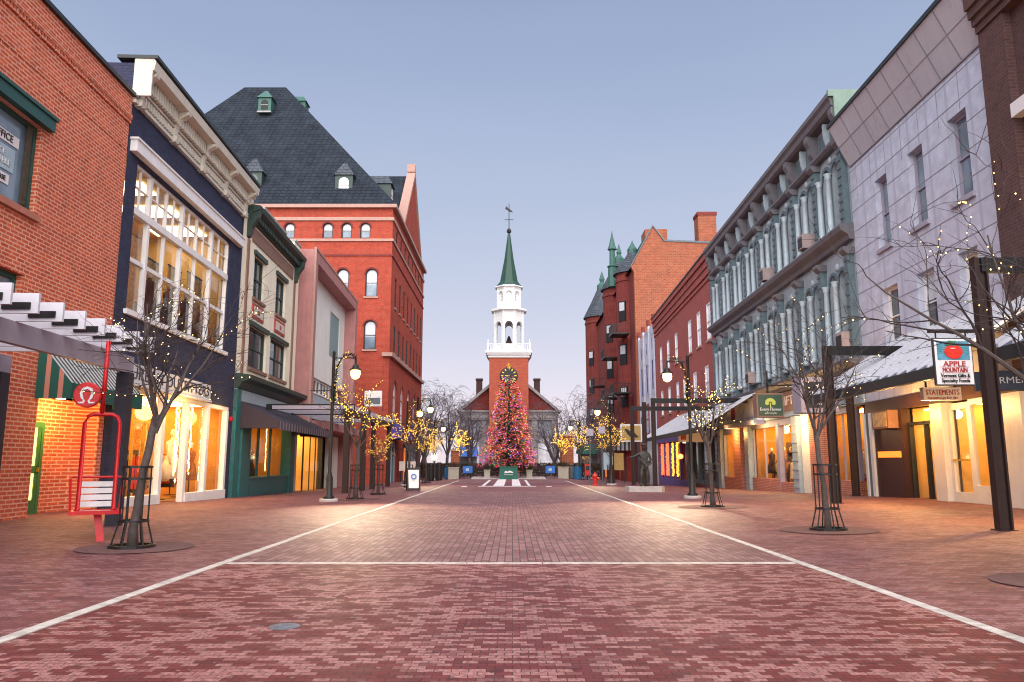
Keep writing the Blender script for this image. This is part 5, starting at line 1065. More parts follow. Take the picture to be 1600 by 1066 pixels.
q = MB(); q.prism([(.155 * math.cos(R(a)) * (1 + .06 * math.cos(R(2 * a))), 3.21 + .135 * math.sin(R(a)) - (.03 if 70 < a < 110 else 0)) for a in range(0, 360, 15)], -.045, -.034, 'y'); q.build('apple', 'apple_red', ap)
q = MB(); q.prism([(-.16, 3.33), (-.08, 3.41), (.01, 3.40), (.0, 3.33), (-.06, 3.32)], -.05, -.046, 'y'); q.prism([(.005, 3.32), (.02, 3.32), (.05, 3.41), (.035, 3.41)], -.05, -.046, 'y'); q.build('apple_leaf', 'leaf_green', ap)
bars(ap, IDENT, [(-.05, .03, -.052, -.046, 3.26, 3.275)], 'sign_cream', 'highlight')
text(ap, IDENT, 'APPLE', 0, -.04, 2.985, .135, 'letter_red', .40); text(ap, IDENT, 'MOUNTAIN', 0, -.04, 2.875, .12, 'letter_red', .44); text(ap, IDENT, 'Vermont Gifts &', 0, -.04, 2.775, .095, 'letter_black', .52); text(ap, IDENT, 'Specialty Foods', 0, -.04, 2.685, .095, 'letter_black', .50)
bars(ap, IDENT, [(-.27, .27, -.033, -.028, z, z + .006) for z in (2.93, 2.823, 2.73)], 'letter_red', 'rule'); bars(ap, IDENT, [(-.28, -.26, 0, .02, 3.46, 3.56), (.26, .28, 0, .02, 3.46, 3.56), (-.4, .55, -.02, .04, 3.56, 3.62)], 'black_metal', 'hanger')
sm = thing('hanging_sign', 'long white sign with orange capitals under the ribbed canopy', 'sign', Matrix.Translation((11.36, 19.95, 0)), (0, 0, 2.85))
bars(sm, IDENT, [(-.5, .5, 0, .18, 2.86, 3.2)], 'sign_white', 'board'); text(sm, IDENT, 'STATEMENTS', 0, -.012, 3.06, .20, 'letter_red', .88); text(sm, IDENT, 'furnishings for life', 0, -.012, 2.92, .085, 'letter_red', .8); bars(sm, IDENT, [(-.4, -.36, .06, .1, 3.2, 3.4), (.36, .4, .06, .1, 3.2, 3.4)], 'black_metal', 'hanger')
q = MB(Matrix.Translation((-.05, .05, 3.28)) @ Matrix.Rotation(R(90), 4, 'X')); q.lathe([(.07, -.02), (.07, .02)], n=3, start=R(90)); q.build('finial', 'purple_paint', sm)
gm_ = thing('shop_sign', 'dark fascia board with white capitals at the frame edge', 'sign', Matrix.Translation((9.2, 13.95, 0)) @ Matrix.Rotation(R(-18), 4, 'Z'), (0, 0, 2.6)); bars(gm_, IDENT, [(-.55, 1.2, 0, .12, 2.56, 2.92)], 'sign_navy', 'board'); text(gm_, IDENT, 'GARMENTS & CO', .3, -.012, 2.74, .17, 'sign_white', 1.45)
# ------------------------------------------------------------------ THE CHURCH AT THE HEAD OF THE STREET
CH = thing('church', 'brick church with a white octagonal belfry and slender green spire', 'church', Matrix.Translation((-.42, 100, 0)))
b = MB(); wall(b, -2.6, 2.6, -1.5, 15.0, [], .1); b.face([(-2.6, 0, -1.5), (-2.6, 5.2, -1.5), (-2.6, 5.2, 15), (-2.6, 0, 15)]); b.face([(2.6, 0, -1.5), (2.6, 5.2, -1.5), (2.6, 5.2, 15), (2.6, 0, 15)]); b.face([(-2.6, 5.2, -1.5), (2.6, 5.2, -1.5), (2.6, 5.2, 15), (-2.6, 5.2, 15)]); b.build('tower', 'tower_brick', CH)
b = MB(); b.box(-2.75, 2.75, -.15, 5.35, 15.0, 15.35); b.box(-2.95, 2.95, -.35, 5.55, 15.35, 15.6); b.box(-3.1, 3.1, -.5, 5.7, 15.6, 15.95); b.build('tower_cornice', 'white_paint', CH)
b = MB()
for q in range(4):
    b.T = Matrix.Translation((0, 2.6, 0)) @ Matrix.Rotation(R(90 * q), 4, 'Z'); b.ident = False
    for k in range(25): b.box(-2.7 + k * .225 - .03, -2.7 + k * .225 + .03, -2.8, -2.74, 16.0, 16.75)
    b.box(-2.85, 2.85, -2.83, -2.71, 16.75, 16.87); b.box(-2.85, 2.85, -2.83, -2.71, 15.951, 16.02)
    b.box(-2.9, -2.65, -2.9, -2.65, 15.951, 17.1); b.lathe([(.02, 17.1), (.1, 17.2), (.1, 17.3), (.01, 17.45)], (-2.78, -2.78, 0), 8)
b.build('balustrade', 'white_paint', CH)
def octo(a, z0, z1, ow, oz0, oz1, name, cx=0, cy=2.6, back=None, m='white_paint'):
    b = MB(); h = a * math.tan(R(22.5)); o = None
    for k in range(8):
        b.T = Matrix.Translation((cx, cy, 0)) @ Matrix.Rotation(R(45 * k), 4, 'Z') @ Matrix.Translation((0, -a, 0)); b.ident = False
        wall(b, -h, h, z0, z1, [(-ow, ow, oz0, oz1, ow)], .28)
    o = b.build(name, m, CH)
    b = MB()
    for k in range(8):
        b.T = Matrix.Translation((cx, cy, 0)) @ Matrix.Rotation(R(45 * k), 4, 'Z') @ Matrix.Translation((0, -a, 0)); b.ident = False
        A = arc(-ow - .1, ow + .1, oz1 - ow, ow + .1); C = arc(-ow, ow, oz1 - ow, ow)
        for j in range(10): b.hexa([(A[j][0], -.05, A[j][1]), (A[j + 1][0], -.05, A[j + 1][1]), (C[j + 1][0], -.05, C[j + 1][1]), (C[j][0], -.05, C[j][1])], [(A[j][0], 0, A[j][1]), (A[j + 1][0], 0, A[j + 1][1]), (C[j + 1][0], 0, C[j + 1][1]), (C[j][0], 0, C[j][1])])
        b.box(-h, -h + .14, -.07, .02, z0, z1); b.box(h - .14, h, -.07, .02, z0, z1)
        if back: b.face([(-ow, .26, oz0), (ow, .26, oz0), (ow, .26, oz1), (-ow, .26, oz1)])
    b.build('arch_trim', m, o)
    return o
s1 = octo(2.0, 15.95, 21.7, .52, 16.9, 20.1, 'belfry'); b = MB(); b.lathe([(2.15, 21.3), (2.2, 21.5), (2.6, 21.65), (2.6, 21.9), (1.8, 22.1)], (0, 2.6, 0), 8, start=R(22.5)); b.build('belfry_cornice', 'white_paint', s1)
b = MB(); b.lathe([(.12, 18.3), (.5, 17.2), (.62, 16.9)], (0, 2.6, 0), 12); b.build('bell', 'dark_bronze', s1, True)
s2 = octo(1.58, 22.0, 25.0, .42, 22.9, 24.4, 'lantern_stage', back=True); b = MB(); b.lathe([(1.72, 24.7), (1.8, 24.9), (2.05, 25.0), (2.05, 25.15), (1.5, 25.3)], (0, 2.6, 0), 8, start=R(22.5)); b.build('lantern_cornice', 'white_paint', s2)
b = MB()
for k in range(6): b.box(-1.05, 1.05, 1.35, 1.36, 22.95 + k * .22, 23.03 + k * .22)
b.build('louvres', 'lilac_grey', s2)
b = MB(); b.lathe([(1.95, 25.15), (1.62, 25.5), (1.32, 25.9), (.72, 29.0), (.16, 33.0)], (0, 2.6, 0), 8, start=R(22.5)); sp_ = b.build('spire', 'spire_green', CH)
b = MB(); b.lathe([(.1, 32.9), (.3, 33.1), (.34, 33.3), (.24, 33.55), (.06, 33.7), (.05, 37.2), (.01, 37.3)], (0, 2.6, 0), 8); b.box(-.62, .62, 2.57, 2.63, 34.9, 34.98); b.box(-.03, .03, 2.0, 3.2, 34.9, 34.98)
b.prism([(-.55, 36.55), (.1, 36.1), (.55, 36.0), (.3, 36.35), (-.1, 36.6), (-.4, 36.95)], 2.57, 2.63, 'y'); b.build('weathervane', 'black_metal', sp_)
ck = MB(Matrix.Translation((0, 0, 12.55)) @ Matrix.Rotation(R(90), 4, 'X')); ck.lathe([(1.2, 0), (1.2, .08), (1.1, .12), (.02, .12)], n=28); ck = ck.build('clock', 'letter_black', CH)
q = MB(Matrix.Translation((0, 0, 12.55)) @ Matrix.Rotation(R(90), 4, 'X'))
for k in range(12): a = R(30 * k); q.hexa([(.74 * math.cos(a) - .06 * math.sin(a), .74 * math.sin(a) + .06 * math.cos(a), .122), (.74 * math.cos(a) + .06 * math.sin(a), .74 * math.sin(a) - .06 * math.cos(a), .122), (1.02 * math.cos(a) + .06 * math.sin(a), 1.02 * math.sin(a) - .06 * math.cos(a), .122), (1.02 * math.cos(a) - .06 * math.sin(a), 1.02 * math.sin(a) + .06 * math.cos(a), .122)], [(.74 * math.cos(a) - .06 * math.sin(a), .74 * math.sin(a) + .06 * math.cos(a), .14), (.74 * math.cos(a) + .06 * math.sin(a), .74 * math.sin(a) - .06 * math.cos(a), .14), (1.02 * math.cos(a) + .06 * math.sin(a), 1.02 * math.sin(a) - .06 * math.cos(a), .14), (1.02 * math.cos(a) - .06 * math.sin(a), 1.02 * math.sin(a) + .06 * math.cos(a), .14)])
q.build('hour_mark', 'gold', ck); q = MB(Matrix.Translation((0, 0, 12.55)) @ Matrix.Rotation(R(90), 4, 'X')); q.box(-.05, .05, -.1, .8, .145, .16); q.box(-.5, .1, -.05, .05, .145, .16); q.build('hand', 'gold', ck)
b = MB(); b.prism([(-6.5, 8.0), (6.5, 8.0), (0, 13.4)], 2.2, 30, 'y'); b.build('pediment', 'brick_maroon', CH)
b = MB()
for s in (-1, 1): b.hexa([(s * 7.1, 1.8, 7.95), (0, 1.8, 13.85), (0, 1.8, 13.4), (s * 6.7, 1.8, 7.85)], [(s * 7.1, 31, 7.95), (0, 31, 13.85), (0, 31, 13.4), (s * 6.7, 31, 7.85)])
b.build('roof', 'grey_stone', CH)
b = MB(); b.box(-6.7, 6.7, 1.9, 29, 7.1, 7.9); b.box(-6.9, 6.9, 1.6, 29, 7.9, 8.1); b.box(-6.6, 6.6, 2.0, 29, 6.85, 7.1)
for k in range(30): b.box(-6.5 + k * .445, -6.5 + k * .445 + .2, 1.75, 1.9, 7.62, 7.88)
b.build('entablature', 'grey_stone', CH)
b = MB(); b.T = Matrix.Translation((0, 2.4, 0)); b.ident = False; fops = [(x - .95, x + .95, .0, 4.6, .95) for x in (-4.9, 4.9)]; wall(b, -6.4, 6.4, -1.5, 6.85, fops, .3); b.build('front_wall', 'blue_grey_house', CH)
for x0, x1, z0, z1, r_ in fops: window(CH, Matrix.Translation((0, 2.4, 0)), x0, x1, z0, z1, .25, r_, 'white_paint', 'pane_white', 3, 4, .14)
for x in (-6.2, -3.4, 3.4, 6.2): q = MB(); q.box(x - .4, x + .4, 2.15, 2.4, -1.5, 6.85); q.build('pilaster', 'grey_stone', CH)
for x in (-4.15, 3.9): q = MB(); q.box(x - .42, x + .42, 5, 5.9, 9, 12.5); q.box(x - .5, x + .5, 4.9, 6.0, 12.5, 12.75); q.build('chimney', 'brick_brown', CH)

# ------------------------------------------------------------------ CHRISTMAS TREE
XT = thing('christmas_tree', 'tall conical christmas tree covered in red and pink lights before the church', 'christmas tree', Matrix.Translation((-.25, 58.5, 0)))
b = MB(); b.tube([(0, 0, -.1), (0, 0, 4), (0, 0, 8.4)], [.16, .1, .03], 8); b.build('trunk', 'bark', XT)
rnd = random.Random(77)
def cone_r(z):
    t = (z - .9) / 7.6
    return max(.05, (2.2 * (1 - t) ** .66) * (.95 + .05 * math.sin(z * 4.1)) if z > 1.3 else 2.05)
LOB = lambda a, z: 1 + .09 * math.sin(a * 7 + z * 2.7) + .06 * math.sin(a * 3 - z) + .08 * math.sin(a * 13 - z * 5.3) - .05 * ((z * 1.15) % 1.0)
b = MB(); bulbs = []
for k in range(3400):
    z = .9 + 7.6 * (1 - math.sqrt(1 - rnd.random() * .985)); a = rnd.random() * 2 * math.pi; lob = LOB(a, z)
    r = cone_r(z) * lob * (rnd.random() ** .35); L_ = rnd.uniform(.18, .42) * (1.1 - .5 * (z / 8.6)); w_ = L_ * .34
    d = Vector((math.cos(a), math.sin(a), rnd.uniform(-.55, .15))).normalized(); s_ = d.cross(Vector((0, 0, 1))).normalized(); u_ = s_.cross(d); c0 = Vector((r * math.cos(a), r * math.sin(a), z))
    for f in (-1, 0, 1):
        e = (d + s_ * f * .55).normalized(); b.face([c0, c0 + e * L_ * .5 + s_ * w_ * .5, c0 + e * L_, c0 + e * L_ * .5 - s_ * w_ * .5])
    bulbs.append((a, z, cone_r(z) * lob))
b.build('crown', 'needles', XT, fix=False)
q = MB()
for i in range(2):
    q.T = Matrix.Translation((0, 0, 8.62)) @ Matrix.Rotation(R(90 * i + 20), 4, 'Z'); q.ident = False
    q.prism([((.25 if k % 2 == 0 else .10) * math.cos(R(90 + 36 * k)), (.25 if k % 2 == 0 else .10) * math.sin(R(90 + 36 * k))) for k in range(10)], -.03, .03, 'y')
q.build('star', 'gold', XT)
def bulb_cloud(n, seed, mats, wts, rr, sz):
    rnd = random.Random(seed); b = MB(); cum = []
    for k in range(n):
        z = .85 + 7.7 * (1 - math.sqrt(1 - rnd.random() * .99)); a = rnd.random() * 2 * math.pi
        lob = LOB(a, z); r = cone_r(z) * lob * rnd.uniform(.86, 1.06)
        if math.sin(a * 7 + z * 2.7) + .8 * math.sin(a * 11 - z * 4.1) + .7 * math.sin(z * 5.0 + a * 2) < rnd.uniform(-1.6, .5): continue
        patch = math.sin(a * 2.3 + z * 1.1) + math.sin(a * 5 - z * 2.2)
        w = list(wts)
        if patch > .9: w[2] *= 4
        if patch < -1.0: w[3] *= 3
        b.octa((r * math.cos(a), r * math.sin(a), z + rnd.uniform(-.05, .05)), sz * rnd.uniform(.7, 1.25), rnd.choices(range(len(mats)), w)[0])
    return b
sl = thing('string_lights', 'red, pink and violet string lights wrapped round the christmas tree', 'string lights', Matrix.Translation((-.25, 58.5, 0)))
bulb_cloud(5600, 5, ['bulb_red', 'bulb_pink', 'bulb_violet', 'bulb_green', 'bulb_orange', 'bulb_white'], [5, 3, 2.0, 1.8, 2.4, 1.2], 1, .025).build('bulbs', ['bulb_red', 'bulb_pink', 'bulb_violet', 'bulb_green', 'bulb_orange', 'bulb_white'], sl, fix=False)
point('tree_glow', (-.25, 55.9, 2.2), 25, (1, .12, .18), .8)
gb = thing('planter_box', 'dark green painted box with white logo at the foot of the christmas tree', 'planter', Matrix.Translation((-.25, 55.8, 0)))
b = MB(); b.hexa([(-.62, 0, 0), (.62, 0, 0), (.62, 1.2, 0), (-.62, 1.2, 0)], [(-.66, 0, .86), (.66, 0, .86), (.66, 1.2, .86), (-.66, 1.2, .86)]); b.build('box', 'box_green', gb); bars(gb, IDENT, [(-.68, .68, -.04, 1.24, .86, .93)], 'box_green', 'rim')
q = MB(); q.prism([(-.34, .50), (-.2, .62), (-.08, .55), (.08, .64), (.3, .54), (.36, .46), (.1, .5), (-.1, .46)], -.05, -.035, 'y'); q.build('emblem', 'sign_white', gb); text(gb, IDENT, 'Vermont', 0, -.05, .36, .16, 'sign_white', .62)
# ------------------------------------------------------------------ TREES
def skeleton(seed, fork, limbs, limb_len, spread, levels=3, lean=(0, 0), r0=.085, whip=1.0, up=.05, rmin=.0045):
    rnd = random.Random(seed); out = []
    def br(p, d, L, r, lev, taper=.35):
        n = max(3, int(L / (.16 if lev < 2 else .11))); n = min(n, 9); pts = [p.copy()]; rad = [r]
        jit = .10 if lev < 2 else .19
        for k in range(n):
            d = (d + Vector((rnd.gauss(0, jit), rnd.gauss(0, jit), rnd.gauss(0, jit * .7) + up * (1.6 - lev)))).normalized()
            p = p + d * (L / n); pts.append(p.copy()); rad.append(r * (1 - (1 - taper) * (k + 1) / n))
        out.append((pts, rad, lev))
        if lev < levels:
            m = {0: 0, 1: rnd.randint(7, 9), 2: rnd.randint(5, 8), 3: rnd.randint(3, 5)}[lev]
            for k in range(m):
                t = rnd.uniform(.25, .97); i = min(len(pts) - 2, int(t * n)); dd = (pts[i + 1] - pts[i]).normalized()
                ax = dd.cross(Vector((rnd.gauss(0, 1), rnd.gauss(0, 1), rnd.gauss(0, 1)))).normalized()
                nd = (Matrix.Rotation(R(rnd.uniform(24, 58)), 3, ax) @ dd); nd = (nd + Vector((0, 0, .12))).normalized()
                br(pts[i + 1].copy() if rnd.random() < .5 else pts[i].copy(), nd, L * rnd.uniform(.32, .58) * whip, max(rmin, rad[i] * .55), lev + 1)
    top = Vector((lean[0], lean[1], fork)); n = 7
    pts = [Vector((lean[0] * (k / n) ** 1.5, lean[1] * (k / n) ** 1.5, fork * k / n)) + Vector((rnd.gauss(0, .008), rnd.gauss(0, .008), 0)) for k in range(n + 1)]
    out.append((pts, [r0 * (1.35 if k == 0 else 1.05 if k == 1 else 1 - .15 * k / n) for k in range(n + 1)], 0))
    for k in range(limbs):
        a = 2 * math.pi * (k + rnd.uniform(-.3, .3)) / limbs; s = spread * rnd.uniform(.55, 1.15)
        d = Vector((math.cos(a) * s, math.sin(a) * s, 1)).normalized()
        br(pts[-1] - Vector((0, 0, rnd.uniform(0, .28))), d, limb_len * rnd.uniform(.8, 1.15), r0 * rnd.uniform(.36, .55), 1, .22)
    return out
def make_tree(name, label, cat, sk, group=None, wood='bark', tw='twig', sides=(8, 6, 4, 3, 3)):
    t = thing(name, label, cat, IDENT, (0, 0, 0), group)
    b = MB()
    for pts, rad, lev in sk:
        if lev == 0: b.tube(pts, rad, sides[0])
    b.build('trunk', wood, t, True, fix=False)
    for levs, m, nm in (((1,), wood, 'limbs'), ((2, 3, 4), tw, 'crown')):
        b = MB()
        for pts, rad, lev in sk:
            if lev in levs: b.tube(pts, rad, sides[lev], cap=False)
        if b.f: b.build(nm, m, t, lev == 1, fix=False)
    return t
def tree_lights(sk, n, seed, size, mat, label, loc, rz=0, group='string lights in the street trees', sc=1, minlev=1):
    t = thing('string_lights', label, 'string lights', Matrix.Translation(loc) @ Matrix.Rotation(rz, 4, 'Z') @ Matrix.Scale(sc, 4), (0, 0, 0), group)
    rnd = random.Random(seed); b = MB(); w = MB(); done = 0; brs = [q for q in sk if q[2] >= minlev]
    while done < n:
        pts, rad, lev = rnd.choice(brs); L_ = sum((q - p).length for p, q in zip(pts, pts[1:])); step = rnd.uniform(.10, .17); d = rnd.uniform(0, step); acc = 0; run = []
        for p, q in zip(pts, pts[1:]):
            l = (q - p).length
            while d < acc + l and len(run) < 9:
                run.append(p.lerp(q, (d - acc) / l) + Vector((rnd.uniform(-.012, .012), rnd.uniform(-.012, .012), -.014))); d += step * rnd.uniform(.8, 1.3)
            acc += l
        for p in run: b.octa(p, size * rnd.uniform(.65, 1.3))
        if len(run) > 1: w.tube(run, .0022, 3)
        done += len(run)
    b.build('bulbs', mat, t, fix=False)
    if w.f: w.build('wire', 'black_metal', t, fix=False)
    return t
def guard(loc, label, h=1.18):
    t = thing('tree_guard', label, 'tree guard', Matrix.Translation(loc), (0, 0, 0), 'iron guards round the street trees')
    for k in range(6):
        a = math.pi * 2 * k / 6 + .5; c, s = math.cos(a), math.sin(a); b = MB()
        b.tube([(c * .29, s * .29, -.03), (c * .28, s * .28, .03), (c * .19, s * .19, .38), (c * .19, s * .19, h)], .013, 5); b.build('bar', 'black_metal', t)
    def ring(r, z, th, hh, nm):
        b = MB(); n = 20
        for k in range(n):
            a, c = 2 * math.pi * k / n, 2 * math.pi * (k + 1) / n
            b.hexa([(r * math.cos(a), r * math.sin(a), z), (r * math.cos(c), r * math.sin(c), z), ((r + th) * math.cos(c), (r + th) * math.sin(c), z), ((r + th) * math.cos(a), (r + th) * math.sin(a), z)],
                   [(r * math.cos(a), r * math.sin(a), z + hh), (r * math.cos(c), r * math.sin(c), z + hh), ((r + th) * math.cos(c), (r + th) * math.sin(c), z + hh), ((r + th) * math.cos(a), (r + th) * math.sin(a), z + hh)])
        b.build(nm, 'black_metal', t)
    ring(.20, h - .03, .015, .035, 'top_ring'); ring(.20, h - .20, .015, .03, 'collar_ring'); ring(.20, .37, .015, .03, 'waist_ring'); ring(.26, .0, .06, .05, 'base_ring')
    return t
def pit(x, y, r, label=None): tag(disc('tree_pit', 'soil', x, y, r, .010), kind='structure')
G = zg
# nearest left tree: own shape
sk1 = skeleton(21, 1.95, 7, 1.85, .72, 3, (.20, .05), .066, 1.0, .03)
t1 = make_tree('street_tree', 'leafless street tree with grey trunk in an iron guard by the red chairlift seat', 'tree', sk1); t1.matrix_world = Matrix.Translation((-5.56, 11.4, G(-5.56, 11.4)))
tree_lights(sk1, 120, 1, .0078, 'fairy_white', 'sparse warm string lights in the tree by the red chairlift seat', (-5.56, 11.4, G(-5.56, 11.4)))
guard((-5.56, 11.4, G(-5.56, 11.4)), 'black iron tree guard beside the red chairlift seat'); pit(-5.5, 11.4, .80)
# nearest right tree, trunk outside the frame
sk0 = skeleton(8, 1.75, 9, 2.35, 1.05, 3, (.30, .05), .075, 1.0, .03)
t0 = make_tree('street_tree', 'leafless tree reaching in from the frame edge in front of the lilac building', 'tree', sk0); t0.matrix_world = Matrix.Translation((5.72, 8.05, G(5.7, 8)))
tree_lights(sk0, 150, 2, .0085, 'fairy_warm', 'warm string lights in the tree reaching in from the frame edge', (5.72, 8.05, G(5.7, 8))); pit(5.60, 8.05, .62)
guard((5.72, 8.05, G(5.7, 8)), 'black iron tree guard just outside the picture, round the nearest tree')
# second right tree
sk2 = skeleton(33, 1.75, 6, 1.85, .58, 3, (-.12, 0), .055, .95, .06)
t2 = make_tree('street_tree', 'leafless tree in an iron guard in front of the star and leaf box sign', 'tree', sk2); t2.matrix_world = Matrix.Translation((5.70, 14.0, G(5.7, 14)))
tree_lights(sk2, 70, 3, .0085, 'fairy_warm', 'few warm string lights in the tree in front of the star sign', (5.70, 14.0, G(5.7, 14)))
guard((5.70, 14.0, G(5.7, 14)), 'black iron tree guard in front of the brown canopy post'); pit(5.70, 14, .85)
# smaller, brighter trees further along
skA = skeleton(44, 1.9, 7, 1.75, .60, 3, (.05, 0), .075, .9, .07); skB = skeleton(55, 1.8, 7, 1.6, .55, 3, (-.05, 0), .07, .9, .08)
tA = make_tree('street_tree', 'bright lit leafless tree just past the left street lamp', 'tree', skA, 'lit trees along the pavement'); tA.matrix_world = Matrix.Translation((-5.4, 26.6, G(-5.4, 26.6)))
tB = make_tree('street_tree', 'lit leafless tree beside the right street lamp with the garland', 'tree', skB, 'lit trees along the pavement'); tB.matrix_world = Matrix.Translation((5.5, 21.2, G(5.5, 21.2)))
spots = [(-5.35, 30.8, 1.0, .7, 'lit leafless tree, second beyond the left street lamp', 'iron guard of the second tree beyond the left street lamp', 'B'), (-5.5, 41.2, 2.1, 1.0, 'lit leafless tree beside the sandwich board', 'iron guard of the tree beside the sandwich board', 'A'), (6.2, 48.5, .4, 1.05, 'lit leafless tree in front of the maroon turreted block', 'iron guard of the tree before the turreted block', 'A'),
         (5.5, 61.5, 1.4, 1.2, 'lit leafless tree by the blue recycling bin', 'iron guard of the tree by the blue recycling bin', 'B'), (-5.6, 50, .9, 1.0, 'lit leafless tree at the corner of the big red block', 'iron guard of the tree at the corner of the red block', 'B'), (7.3, 56.5, 2.6, 1.0, 'lit leafless tree behind the bird sign', 'iron guard of the tree behind the bird sign', 'A')]
tree_lights(skA, 320, 4, .018, 'fairy_yellow', 'dense yellow string lights in the tree just past the left lamp', (-5.4, 26.6, G(-5.4, 26.6)), minlev=2); tree_lights(skB, 170, 5, .014, 'fairy_warm', 'warm string lights in the tree beside the right lamp', (5.5, 21.2, G(5.5, 21.2)))
guard((-5.4, 26.6, G(-5.4, 26.6)), 'iron guard of the bright tree just past the left lamp'); guard((5.5, 21.2, G(5.5, 21.2)), 'iron guard of the tree beside the right lamp'); pit(5.5, 21.2, .95); pit(-5.4, 26.6, .85)
for i, (x, y, rz, sc, lab, glab, kind) in enumerate(spots):
    z = G(x, y); place_copy(tA if kind == 'A' else tB, (x, y, z), rz, sc, lab); guard((x, y, z), glab)
    tree_lights(skA if kind == 'A' else skB, 320 if y > 38 else 280, 10 + i, .021 if y > 38 else .018, 'fairy_yellow', 'yellow string lights of the ' + lab.split('lit leafless ')[1], (x, y, z), rz, sc=sc, minlev=2)
# small teardrop trees wound tightly with lights at the end of the street
skT = skeleton(66, .9, 6, 2.0, .26, 3, (0, 0), .06, .55, .10)
tT = make_tree('small_tree', 'small upright tree tightly wound in golden lights at the street end by the blue board', 'tree', skT, 'tightly lit small trees'); tT.matrix_world = Matrix.Translation((-4.1, 60.5, .0))
tree_lights(skT, 520, 31, .026, 'fairy_yellow', 'golden lights tightly wound on the small tree by the left blue board', (-4.1, 60.5, .9), group='tightly wound golden lights', minlev=1)
tT.matrix_world = Matrix.Translation((-4.1, 60.5, .9)) ; q = MB(); q.tube([(0, 0, -1.0), (0, 0, .05)], [.09, .06], 7); q.build('stem', 'bark', tT)
for x, y, sc, lab, llab in ((-6.3, 62.5, .85, 'small upright lit tree behind the dark bins', 'golden lights wound on the small tree behind the dark bins'), (3.95, 61, .95, 'small upright lit tree by the right blue board', 'golden lights wound on the small tree by the right blue board')):
    place_copy(tT, (x, y, .9), 1.1 + x, sc, lab); tree_lights(skT, 420, int(50 + x), .025, 'fairy_yellow', llab, (x, y, .9), 1.1 + x, 'tightly wound golden lights', sc, 1)
# tall bare trees in the park beyond
skF = skeleton(71, 2.6, 9, 5.6, .36, 3, (.2, 0), .19, .95, .12, .016); skG = skeleton(72, 2.0, 9, 4.4, .45, 3, (-.1, 0), .15, .95, .10, .014)
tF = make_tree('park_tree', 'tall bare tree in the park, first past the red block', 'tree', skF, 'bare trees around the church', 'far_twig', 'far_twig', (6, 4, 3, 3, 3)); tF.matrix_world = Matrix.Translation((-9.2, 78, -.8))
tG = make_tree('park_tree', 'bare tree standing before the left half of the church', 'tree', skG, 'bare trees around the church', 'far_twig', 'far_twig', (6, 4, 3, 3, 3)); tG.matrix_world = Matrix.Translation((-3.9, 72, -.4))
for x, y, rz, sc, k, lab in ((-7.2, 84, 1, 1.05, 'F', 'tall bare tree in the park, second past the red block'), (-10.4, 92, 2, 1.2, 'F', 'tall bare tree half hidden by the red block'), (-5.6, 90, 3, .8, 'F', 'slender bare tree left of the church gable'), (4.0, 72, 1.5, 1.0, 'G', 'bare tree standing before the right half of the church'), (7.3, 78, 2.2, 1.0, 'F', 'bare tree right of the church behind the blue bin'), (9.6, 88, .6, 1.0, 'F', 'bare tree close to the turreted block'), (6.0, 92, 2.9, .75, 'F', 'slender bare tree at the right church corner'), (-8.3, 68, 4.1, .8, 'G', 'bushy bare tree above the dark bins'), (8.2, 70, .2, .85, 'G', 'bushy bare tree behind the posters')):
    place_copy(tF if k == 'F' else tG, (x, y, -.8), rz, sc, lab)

# ------------------------------------------------------------------ STREET LAMPS WITH GARLANDS
def aim(o, p): o.rotation_euler = (Vector(p) - o.location).to_track_quat('-Z', 'Y').to_euler()
def make_lamp():
    t = thing('street_lamp', '', 'street lamp', IDENT, (0, 0, 0), 'street lamps along the pavement')
    b = MB(); b.lathe([(.30, -.06), (.30, .07), (.27, .09)], n=20); b.build('footing', 'concrete', t)
    b = MB(); b.lathe([(.19, .09), (.17, .16), (.12, .2), (.115, .75), (.085, .85), (.062, .95), (.052, 4.9), (.06, 4.92), (.02, 4.97)], n=12); b.build('pole', 'black_metal', t, True)
    b = MB(); b.tube([(0, 0, 4.72), (.74, 0, 4.72)], .022, 6); b.build('arm', 'black_metal', t)
    b = MB(); b.tube([(0, 0, 3.62), (-.75, 0, 3.62)], .018, 6); b.build('banner_arm', 'black_metal', t)
    b = MB(); b.lathe([(.03, 4.74), (.04, 4.5), (.10, 4.46), (.12, 4.38), (.19, 4.34), (.20, 4.30), (.16, 4.30)], (.74, 0, 0), 14); b.build('shade', 'black_metal', t, True)
    b = MB(); b.lathe([(.15, 4.30), (.17, 4.19), (.13, 4.07), (.05, 4.01)], (.74, 0, 0), 12); b.build('bulb', 'lamp_bulb', t, True)
    return t
GP = [(.72, 0, 4.74), (.55, 0, 4.83), (.36, 0, 4.80), (.2, 0, 4.62), (.11, 0, 4.35), (.08, .02, 3.9), (.07, -.02, 3.5), (.06, 0, 3.2)]
def make_garland():
    t = thing('garland', '', 'garland', IDENT, (0, 0, 0), 'lit garlands on the street lamps'); rnd = random.Random(6); b = MB(); lb = MB()
    for p, q in zip(GP, GP[1:]):
        p, q = Vector(p), Vector(q); n = max(3, int((q - p).length / .05))
        for k in range(n):
            c = p.lerp(q, k / n)
            for j in range(7):
                d = Vector((rnd.gauss(0, 1), rnd.gauss(0, 1), rnd.gauss(0, 1))).normalized(); s = d.cross(Vector((.3, .2, 1))).normalized() * .022
                b.face([c - s, c + s, c + d * .13])
            if rnd.random() < .62: d = Vector((rnd.gauss(0, 1), rnd.gauss(0, 1), rnd.gauss(0, 1))).normalized(); lb.octa(c + d * .10, .02)
    b.build('greenery', 'garland_green', t, fix=False); lb.build('bulbs', 'fairy_yellow', t, fix=False); return t
L0, G0 = make_lamp(), make_garland()
